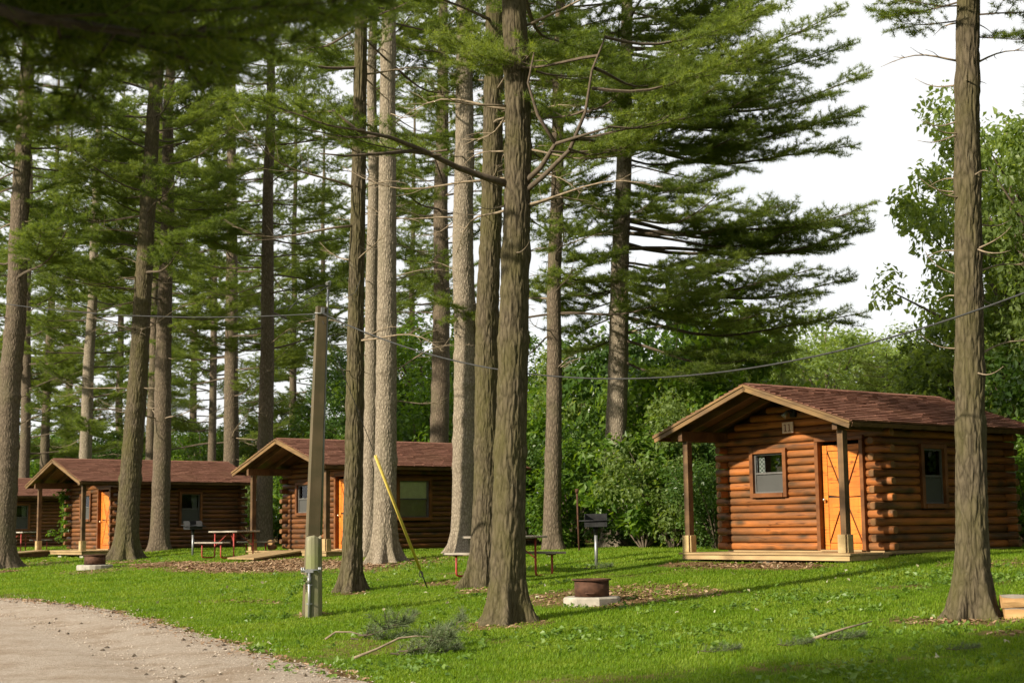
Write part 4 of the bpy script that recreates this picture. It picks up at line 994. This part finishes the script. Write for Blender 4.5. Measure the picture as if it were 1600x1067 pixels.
P = ground(362, 872); picnic_table('grey picnic table with red legs beside the plank ramp of the middle cabin', P + np.array([0, .3, -.0]), AZ)
P = at(36, 862, 58.0); P[2] = gz(P[0], P[1]); picnic_table('small picnic table with red legs in front of the farthest cabin', P, AZ)

def grill(label, P, rz, hgt=1.0, tilt=0.0):
    t = thing('barbecue_grill', label, 'grill', P, rz, 'pedestal barbecue grills')
    mb = MB(); mb.tube([(0, 0, -.1), (0, 0, hgt - .34)], .033, 12); mb.build('pedestal', M['galv'], t)
    mb = MB(); mb.tube([(0, 0, hgt - .38), (0, 0, hgt - .22)], [.038, .06], 12); mb.build('neck', M['black'], t)
    fb = obj('firebox', None, t, (0, 0, hgt - .22))
    mb = MB(); mb.box((0, 0, .006), (.44, .38, .012)); mb.build('bottom_plate', M['black'], fb)
    mb = MB(); mb.box((0, .184, .135), (.44, .012, .245)); mb.build('back_plate', M['black'], fb)
    for s in (-1, 1):
        mb = MB(); mb.prism([(-.19, .012), (.178, .012), (.178, .258), (-.12, .258), (-.19, .2)], 'x', s * .214 - .006, s * .214 + .006); mb.build('side_plate', M['black'], fb)
    mb = MB(); mb.box((0, -.184, .05), (.416, .01, .075)); mb.build('front_lip', M['black'], fb)
    g = MB(); R = Matrix.Rotation(tilt, 4, 'X')
    for i in range(11): g.tube([R @ Vector((-.19 + i * .038, -.21, .005)), R @ Vector((-.19 + i * .038, .16, .005))], .006, 5)
    for y in (-.21, .16): g.tube([R @ Vector((-.32, y, .0)), R @ Vector((.32, y, .0))], .009, 6)
    for s in (-1, 1): g.tube([R @ Vector((s * .32, -.21, 0)), R @ Vector((s * .32, .16, 0))], .012, 6)
    g.build('grate', M['black'], fb, (0, 0, .12))
    return t
P = ground(932, 884); grill('black barbecue grill on a post right of the picnic table behind the mossy trunks', P, -.05, .98)
P = ground(301, 867); grill('barbecue grill with a tilted grate beside the red-legged table by the ramp', P, .75, 1.0, .12)

def fire_ring(label, plabel, P, rad, hgt, padr, rz, sides=8):
    pd = MB(); n = sides
    prof = [(padr, -.12), (padr, .085), (padr - .02, .105), (rad * .9, .108)]
    pd.lathe(prof, n, smooth=False); pd.f.append(tuple(range((len(prof) - 1) * n, len(prof) * n))); pd.m.append(0); pd.s.append(False)
    o = pd.build('concrete_pad', M['concrete'], None, P, (0, 0, rz)); tag(o, plabel, 'concrete pad', 'pads of the fire rings')
    t = thing('fire_ring', label, 'fire ring', (P[0], P[1], P[2] + .11), rz + 2.2, 'steel fire rings')
    mb = MB(); mb.lathe([(rad - .012, 0), (rad, 0), (rad, hgt - .012), (rad - .012, hgt - .012), (rad - .012, .005)], 40); mb.build('ring_wall', M['rust'], t)
    mb = MB(); mb.lathe([(rad - .02, hgt - .01), (rad + .035, hgt - .006), (rad + .037, hgt + .012), (rad - .02, hgt + .016), (rad - .022, hgt - .01)], 40); mb.build('rim', M['rust'], t)
    mb = MB(); a0 = -math.pi / 2 - rz - 2.2
    for da in (-.33, .05): c, s = math.cos(a0 + da), math.sin(a0 + da); mb.tube([(c * rad, s * rad, .05), (c * (rad + .05), s * (rad + .05), .055)], .014, 6)
    pts = [(math.cos(a0 + d) * (rad + .045), math.sin(a0 + d) * (rad + .045), .055) for d in np.linspace(-.38, .1, 7)]; mb.tube(pts, .012, 6); mb.build('handle', M['rust'], t)
    mb = MB(); mb.lathe([(.01, .03), (rad * .5, .035), (rad - .014, .012)], 20); mb.build('ash_bed', M['void'], t)
    return t
P = ground(925, 943); fire_ring('rusty steel fire ring right of the thickest trunk', 'octagonal concrete pad under the rusty ring right of the thickest trunk', P, .255, .24, .43, .2)
P = ground(148, 888); fire_ring('small rusty fire ring on the far lawn left of the leaning olive trunk', 'round concrete pad under the far ring left of the leaning olive trunk', P, .29, .26, .49, .3, 20)

# leaning utility post with conduit, stub post strapped in front of it
P = ground(484, 961); T = at(502, 479, P[1]) - P
up_ = thing('utility_post', 'leaning square timber utility post rising above the middle cabin roof', 'utility post', P)
tv = Vector(T); L = tv.length; rot = Vector((0, 0, 1)).rotation_difference(tv.normalized()).to_matrix() @ Matrix.Rotation(.42, 3, 'Z')
mb = MB(); mb.box((0, 0, 0), (.205, .17, L + .3), rot, taper=.72); mb.v = [tuple(Vector(v) + tv * .5 - tv.normalized() * .15) for v in mb.v]; mb.build('timber', M['util'], up_)
def alongpost(k, off): return tv * k + rot @ Vector(off)
mb = MB(); mb.tube([alongpost(.255, (.125, -.03, 0)), alongpost(.55, (.112, -.02, 0)), alongpost(1.0, (.098, -.01, 0)), alongpost(1.06, (.10, -.01, 0))], .019, 8); mb.build('conduit', M['galv'], up_)
mb = MB(); mb.tube([alongpost(1.06, (.10, -.01, 0)), alongpost(1.085, (.11, -.02, 0)), alongpost(1.075, (.06, -.05, 0))], .03, 8); mb.build('weatherhead', M['galv'], up_)
mb = MB(); mb.box(alongpost(.985, (0, -.08, 0)), (.05, .05, .09), rot); mb.tube([alongpost(.975, (-.12, -.07, 0)), alongpost(.975, (.13, -.07, 0))], .012, 6); mb.build('cable_clamp', M['galv'], up_)
POST_TOP = Vector(P) + tv * .975 + rot @ Vector((0, -.09, 0))
for k, (dx, dz, sag) in enumerate(((-.75, .02, .06), (-.55, -.1, -.12))):
    mb = MB(); a = alongpost(1.07, (.09, -.05, 0)); b = alongpost(.975, (dx, -.10, 0))
    mb.tube([a.lerp(b, u) - Vector((0, 0, sag * math.sin(u * math.pi))) for u in np.linspace(0, 1, 8)], .007, 5); mb.build('drop_wire', M['cable'], up_)
mb = MB(); a = alongpost(1.05, (.1, -.03, 0)); mb.tube([a, a + Vector((.22, 0, -.12)), a + Vector((.42, 0, -.02)), a + Vector((.5, 0, .18))], .005, 5); mb.build('drop_wire', M['cable'], up_)

S = ground(492, 962) + np.array([0, -.16, 0]); S[2] = gz(S[0], S[1])
sp_ = thing('stub_post', 'short weathered split stub post in front of the leaning utility post', 'post', S)
n = 14; mb = MB(); rows_ = []
for z, k in ((-.2, 1.02), (.05, 1.02), (.4, 1.0), (.9, .97), (1.16, .95), (1.19, .9)):
    rows_.append([(math.cos(2 * math.pi * j / n) * .125 * k * (1 + .06 * math.sin(j * 3.1 + 1)), math.sin(2 * math.pi * j / n) * .12 * k, z + (.03 * math.sin(j * 1.3) if z > 1 else 0)) for j in range(n)])
Vv = [p for r_ in rows_ for p in r_]; F = [(i * n + j, i * n + (j + 1) % n, i * n + n + (j + 1) % n, i * n + n + j) for i in range(len(rows_) - 1) for j in range(n)] + [tuple((len(rows_) - 1) * n + j for j in range(n))]
mb.add(Vv, F, 0, False); mb.build('shaft', M['stub'], sp_)
mb = MB(); mb.tube([(-.16, -.13, .70), (.12, -.145, .70)], .014, 7)
for x in (-.16, -.13, .12, .10): mb.tube([(x, -.13, .67), (x, -.13, .745)], .016, 7)
mb.box((-.05, -.135, .69), (.13, .03, .05)); mb.build('strap_bracket', M['galv'], sp_)
mb = MB(); mb.tube([(-.045, -.145, -.05), (-.045, -.145, .66)], .022, 8); mb.tube([(-.045, -.145, .5), (-.045, -.145, .6)], .032, 8); mb.build('riser_pipe', M['galv'], sp_)
mb = MB(); mb.tube([(-.09, -.14, .48), (0, -.15, .48)], .012, 6); mb.tube([(-.09, -.14, .2), (0, -.15, .2)], .012, 6); mb.build('pipe_clip', M['galv'], sp_)
rng = np.random.default_rng(4)
C = np.array([[-.09 - .10 * k, -.10 + .01 * k, .62 - .12 * k] for k in np.linspace(0, 3.2, 14)]) + S; V, F = leaves(C, .07, 130, .06, rng)
tag(obj('vine', np_mesh('vine', V, F, M['weed'])), 'thin green vine between the stub post and utility post', 'vine')

# overhead cable, two spans, and the guy wire
def cable(label, a, b, sag, r=.009):
    mb = MB(); a, b = Vector(a), Vector(b)
    mb.tube([a.lerp(b, u) - Vector((0, 0, sag * 4 * u * (1 - u))) for u in np.linspace(0, 1, 40)], r, 6); o = mb.build('overhead_cable', M['cable'], None)
    return tag(o, label, 'cable', 'overhead cable spans')
cable('black cable span from the post top towards the left edge', POST_TOP, at(-150, 445, 30.0), .28)
cable('sagging cable span from the post top past the nearest cabin', POST_TOP, at(1680, 426, 15.0), 1.05, .011)
A = ground(668, 919); G = thing('guy_wire', 'slanting guy wire with a yellow plastic guard beside the pale tan trunk', 'guy wire', A)
d = POST_TOP - Vector(A) - Vector((0, 0, .12))
best = min(np.linspace(.05, .95, 400), key=lambda k: abs(proj(Vector(A) + d * k)[1] - 712)); low = min(np.linspace(.0, .5, 400), key=lambda k: abs(proj(Vector(A) + d * k)[1] - 893))
mb = MB(); mb.tube([d * low, d * 1.0], .006, 6); mb.build('wire', M['cable'], G)
mb = MB(); mb.tube([d * (low + .012), d * best], .026, 10); mb.build('guard', M['yellow'], G)
mb = MB(); mb.tube([d * -.02, d * low], .012, 8)
c = d * (low + .0); mb.tube([c + Vector((math.cos(a) * .035, 0, math.sin(a) * .05 - .04)) for a in np.linspace(0, 6.28, 12)], .009, 6); mb.build('anchor_rod', M['black'], G)

q = ground(905, 850); q = at(905, 850, 36.0)
P = np.array([q[0], 36.0, float(gz(q[0], 36.0))]); mk = thing('marker_pole', 'thin rust-brown marker pole standing behind the grill', 'pole', P)
hz = at(903, 766, 36)[2] - P[2]
mb = MB(); mb.tube([(0, 0, -.1), (-.02, 0, hz * .5), (-.03, 0, hz)], .022, 8); mb.build('shaft', M['rust'], mk)
mb = MB(); mb.tube([(-.03, 0, hz - .06), (-.03, 0, hz + .04)], .045, 10); mb.build('cap', M['rust'], mk)

# split logs at the right edge and firewood on the middle porch
def split_log(label, P, rz, L, w_, h_, seed, rx=0, group='split logs at the right edge'):
    rng = np.random.default_rng(seed); mb = MB(); n = 9; m = 10
    prof = [(-w_ / 2, 0), (w_ / 2, 0), (w_ / 2 * 1.0, h_ * .35), (w_ / 2 * .8, h_ * .75), (w_ / 2 * .3, h_ * .98), (-w_ / 2 * .3, h_), (-w_ / 2 * .8, h_ * .8), (-w_ / 2 * 1.0, h_ * .4)]
    k = len(prof); Vv = []
    for i in range(m):
        for y, z in prof: Vv.append((i / (m - 1) * L, y + rng.uniform(-.012, .012), z + rng.uniform(-.012, .012)))
    F = []
    for i in range(m - 1):
        for j in range(k): F.append((i * k + j, i * k + (j + 1) % k, i * k + k + (j + 1) % k, i * k + k + j))
    mb.add(Vv, F, 0); nf = len(mb.f)
    for i, f in enumerate(F): mb.m[i] = 1 if i % k in (3, 4, 5) else 0
    mb.f += [tuple(range(k - 1, -1, -1)), tuple((m - 1) * k + j for j in range(k))]; mb.m += [0, 0]; mb.s += [False, False]
    o = mb.build('split_log', [M['firewood'], M['grey_wood']], None, P, (rx, 0, rz)); return tag(o, label, 'log', group)
P = ground(1568, 966)
split_log('pale split log on the ground at the right edge, lower of two', P + np.array([0, 0, -.02]), -.12, 1.3, .22, .15, 1)
split_log('grey-topped split log lying on the lower one at the right edge', P + np.array([-.015, .03, .125]), -.10, 1.25, .2, .14, 2)
for k, (dx, dz, rr) in enumerate(((0, 0, .085), (.17, 0, .075), (.08, .13, .08))):
    base = Vector(c2) + Matrix.Rotation(TH, 3, 'Z') @ Vector((.12 + dx, -.55 - .03 * k, .06 + dz))
    mb = MB(); mb.tube([(0, 0, 0), (0, .42, .005)], rr, 10); o = mb.build('firewood_log', M['firewood' if k == 2 else 'log_end'], None, base, (0, 0, TH + .9))
    tag(o, 'firewood log piled at the left corner of the middle cabin porch', 'log', 'firewood on the middle porch')

# fallen pine branches on the lawn
def fallen(label, px, py, L, rz, cls, sc, stick=None):
    P = ground(px, py); t = thing('fallen_branch', label, 'branch', (P[0], P[1], P[2] + .035), rz, 'fallen pine branches on the lawn')
    b = FALL[cls]; o = obj('spray', b, t); o.scale = (sc, sc, sc)
    if cls == 0 or sc > .8:
        o = obj('spray', FALL[1 - cls], t, (.25, .05, .02), (.3, -.32, .7)); o.scale = (sc * .8,) * 3
        o = obj('spray', FALL[1], t, (.1, .02, .02), (-.3, -.2, -.5)); o.scale = (sc * .9,) * 3
    if stick:
        mb = MB(); mb.tube(stick, list(np.linspace(.017, .006, len(stick))), 6); mb.build('stick', M['dead'], t)
    return t
FALL = [bough_mesh(1.3, 300, .12, step=.08, nk=24, nl=.15, nw=.009, mat=M['dry_needles'], flat=1.6), bough_mesh(.9, 301, .1, step=.08, nk=18, nl=.14, nw=.008, mat=M['dry_needles'], flat=1.8)]
fallen('bushy fallen pine branch with a bare curved stick, upper of two by the road', 548, 1000, 1, -.05, 0, .95, [(-.33, 0, -.02), (-.2, .03, .07), (0, .02, .07), (.25, 0, 0)])
fallen('fallen pine branch with a long pale stick, lower of two by the road', 610, 1026, 1, .1, 1, .86, [(-.42, -.12, -.03), (-.15, -.02, .06), (.1, .05, .17), (.3, .06, .19), (.58, .02, .17), (.66, -.02, .1)])
fallen('small grey-green pine spray lying flat on the open lawn', 1095, 1022, 1, .1, 1, .45)
fallen('wispy fallen pine spray left of the longer fallen one, before the nearest cabin', 1215, 1012, 1, .2, 1, .42)
fallen('longer fallen pine spray with a bare twig on the lawn before the nearest cabin', 1285, 1002, 1, .15, 1, .5, [(-.1, 0, 0), (.3, .05, .1), (.6, .1, .16)])
fallen('small dark fallen twig on the lawn left of the split logs', 1478, 1019, 1, 0, 1, .35)
fallen('fallen pine spray under the barbecue grill post', 912, 890, 1, .1, 1, .6)

# ------------------------------------------------------------------ grass, weeds, litter, stones
def scatter_grass():
    rng = np.random.default_rng(77); Ps = []
    for (y0, y1, dens) in ((11.5, 16, 430), (16, 21, 330), (21, 28, 210), (28, 38, 120), (38, 52, 60), (52, 70, 25)):
        xa, xb = -.36 * y1 - .5, .36 * y1 + .5; n = int((xb - xa) * (y1 - y0) * dens)
        x = rng.uniform(xa, xb, n); y = rng.uniform(y0, y1, n); k = np.abs(x) < .355 * y + .4
        Ps.append(np.stack([x[k], y[k]], -1))
    P = np.concatenate(Ps); s, t = st(P[:, 0], P[:, 1])
    e_ = edge_s(t); dm = dirt_mask(P[:, 0], P[:, 1])
    keep = (s > e_ - .12 + rng.normal(size=len(P)) * .12) & (rng.random(len(P)) > dm * 1.05) & (s < 27)
    for cpos, W_, L_ in ((c1, 3.95, 3.9), (c2, 4.3, 4.95), (c3, 4.1, 4.7), (c4, 4.1, 4.7)):
        dx, dy = P[:, 0] - cpos[0], P[:, 1] - cpos[1]; u = .613 * dx - .79 * dy; v = .79 * dx + .613 * dy
        keep &= ~((u > -.12) & (u < W_ + .02) & (v > -1.15) & (v < L_))
    P = P[keep]; n = len(P)
    nb = 5; P = np.repeat(P, nb, 0); far = np.clip((P[:, 1] - 12) / 40, 0, 1)
    P = P + rng.normal(size=P.shape) * (.022 + .05 * far[:, None])
    z = gz(P[:, 0], P[:, 1]) - .005; m = len(P)
    tall = .55 + .9 * fbm(P[:, 0] * .8, P[:, 1] * .8, 5.0, 3) ** 1.5
    h = rng.uniform(.020, .052, m) * tall * (1 + .5 * far); a = rng.uniform(0, 6.283, m); ln = rng.uniform(.2, .9, m) * h
    wd = rng.uniform(.0035, .007, m) * (1 + 2.2 * far)
    dx, dy = np.cos(a), np.sin(a)
    B = np.stack([P[:, 0], P[:, 1], z], -1); sd = np.stack([-dy, dx, np.zeros(m)], -1) * wd[:, None]
    tip = B + np.stack([dx * ln, dy * ln, h], -1)
    V = np.stack([B - sd, B + sd, tip], 1).reshape(-1, 3)
    return np_mesh('grass', V, np.arange(m * 3).reshape(-1, 3), M['grass'])
tag(obj('grass', scatter_grass()), 'short green lawn grass', 'grass', kind='stuff')

rng = np.random.default_rng(99); C = []
for px, py, rad, n in ((520, 920, 1.0, 40), (610, 890, 1.2, 40), (460, 915, 1.2, 40), (360, 905, .8, 25), (1480, 905, 1.0, 60), (1590, 905, .8, 80), (1280, 940, .8, 24), (1300, 985, .7, 24), (560, 990, .6, 12), (1440, 900, 1.0, 40), (1390, 1020, .6, 16), (1230, 935, .5, 14), (700, 880, 1, 30), (330, 868, 1.6, 60), (130, 870, 2.0, 50), (840, 890, 1.0, 30), (1050, 846, 1.5, 60), (1090, 846, 1.0, 60)) + tuple((rng.uniform(350, 1590), rng.uniform(890, 1060), rng.uniform(.3, .8), int(rng.uniform(6, 22))) for _ in range(45)):
    P = ground(px, py); q = rng.normal(size=(n, 2)) * rad * .6 + P[:2]; C.append(np.stack([q[:, 0], q[:, 1], gz(q[:, 0], q[:, 1]) + .035], -1))
C = np.concatenate(C); V, F = leaves(C, .06, 5 * len(C), .07, rng, .75); tag(obj('weeds', np_mesh('weeds', V, F, M['weed'])), 'low broad-leaved weeds in the lawn', 'weeds', kind='stuff')
x = rng.uniform(-7, 7, 900); y = rng.uniform(12.5, 34, 900); k = (np.abs(x) < .36 * y) & (rng.random(900) < .17); x, y = x[k], y[k]; s, t = st(x, y); k = (s > edge_s(t) - .5) & (s < 21.5); x, y = x[k], y[k]
C = np.stack([x, y, gz(x, y) + .05], -1); V, F = leaves(C, .015, len(C), .07, rng, .7); tag(obj('leaf_litter', np_mesh('leaf_litter', V, F, M['litter'])), 'pale fallen leaves scattered over the lawn', 'litter', kind='stuff')

def stones(n, hi, mat, seed, size):
    rng = np.random.default_rng(seed); t = rng.uniform(8, 45, n) ; s = edge_s(t) - ROADW * rng.random(n) ** 1.3 + rng.normal(size=n) * .25
    x = -.613 * t + .79 * s; y = .79 * t + .613 * s; k = (y > 11) & (np.abs(x) < .37 * y + .5); x, y = x[k], y[k]; m = len(x)
    B = np.array([[1, 0, 0], [-1, 0, 0], [0, 1, 0], [0, -1, 0], [0, 0, .7], [0, 0, -.5]]); Fo = np.array([[0, 2, 4], [2, 1, 4], [1, 3, 4], [3, 0, 4], [2, 0, 5], [1, 2, 5], [3, 1, 5], [0, 3, 5]])
    r = size * rng.uniform(.4, 1.4, (m, 1, 1)); a = rng.uniform(0, 6.28, m); ca, sa = np.cos(a), np.sin(a)
    V = B[None] * r * rng.uniform(.6, 1.3, (m, 1, 3)); V = np.stack([V[..., 0] * ca[:, None] - V[..., 1] * sa[:, None], V[..., 0] * sa[:, None] + V[..., 1] * ca[:, None], V[..., 2]], -1)
    V = V + np.stack([x, y, gz(x, y) + .03], -1)[:, None]
    return np_mesh('gravel', V.reshape(-1, 3), (Fo[None] + np.arange(m)[:, None, None] * 6).reshape(-1, 3), mat)
tag(obj('gravel', stones(16000, .1, M['stone'], 12, .012)), 'loose gravel on the road', 'gravel', kind='stuff')
def chips(seed):
    rng = np.random.default_rng(seed); Q = []
    for s0, t0, rs, rt, kk in DIRT:
        n = int(700 * rs * rt * kk); s = s0 + rng.normal(size=n) * rs * .55; t = t0 + rng.normal(size=n) * rt * .55
        Q.append(np.stack([-.613 * t + .79 * s, .79 * t + .613 * s], -1))
    t = rng.uniform(8, 60, 9000); s = edge_s(t) + rng.normal(size=9000) * .22 - .1; Q.append(np.stack([-.613 * t + .79 * s, .79 * t + .613 * s], -1))
    Q = np.concatenate(Q); Q = Q[rng.random(len(Q)) < dirt_mask(Q[:, 0], Q[:, 1])]; n = len(Q)
    a = rng.uniform(0, 6.28, n); l = rng.uniform(.008, .028, n) * (1 + Q[:, 1] / 60); wd = l * rng.uniform(.25, .7, n)
    d = np.stack([np.cos(a), np.sin(a), rng.normal(size=n) * .25], -1) * l[:, None]; e = np.stack([-np.sin(a), np.cos(a), rng.normal(size=n) * .25], -1) * wd[:, None]
    c = np.stack([Q[:, 0], Q[:, 1], gz(Q[:, 0], Q[:, 1]) + .018], -1)
    V = np.stack([c - d - e, c + d - e * .6, c + d * .8 + e, c - d + e], 1).reshape(-1, 3)
    return np_mesh('wood_chips', V, np.arange(n * 4).reshape(-1, 4), M['chip'])
M['chip'] = leafy('wood_chip', [(.12, .066, .036), (.26, .155, .085), (.46, .34, .22)], (.6, .6, .6), .05, .9, .1)
tag(obj('wood_chips', chips(5)), 'brown wood chips and pine litter on the bare patches', 'wood chips', kind='stuff')
tag(obj('bark_debris', stones(420, .1, M['twig'], 13, .032)), 'dark bark crumbs and cones on the road', 'debris', kind='stuff')
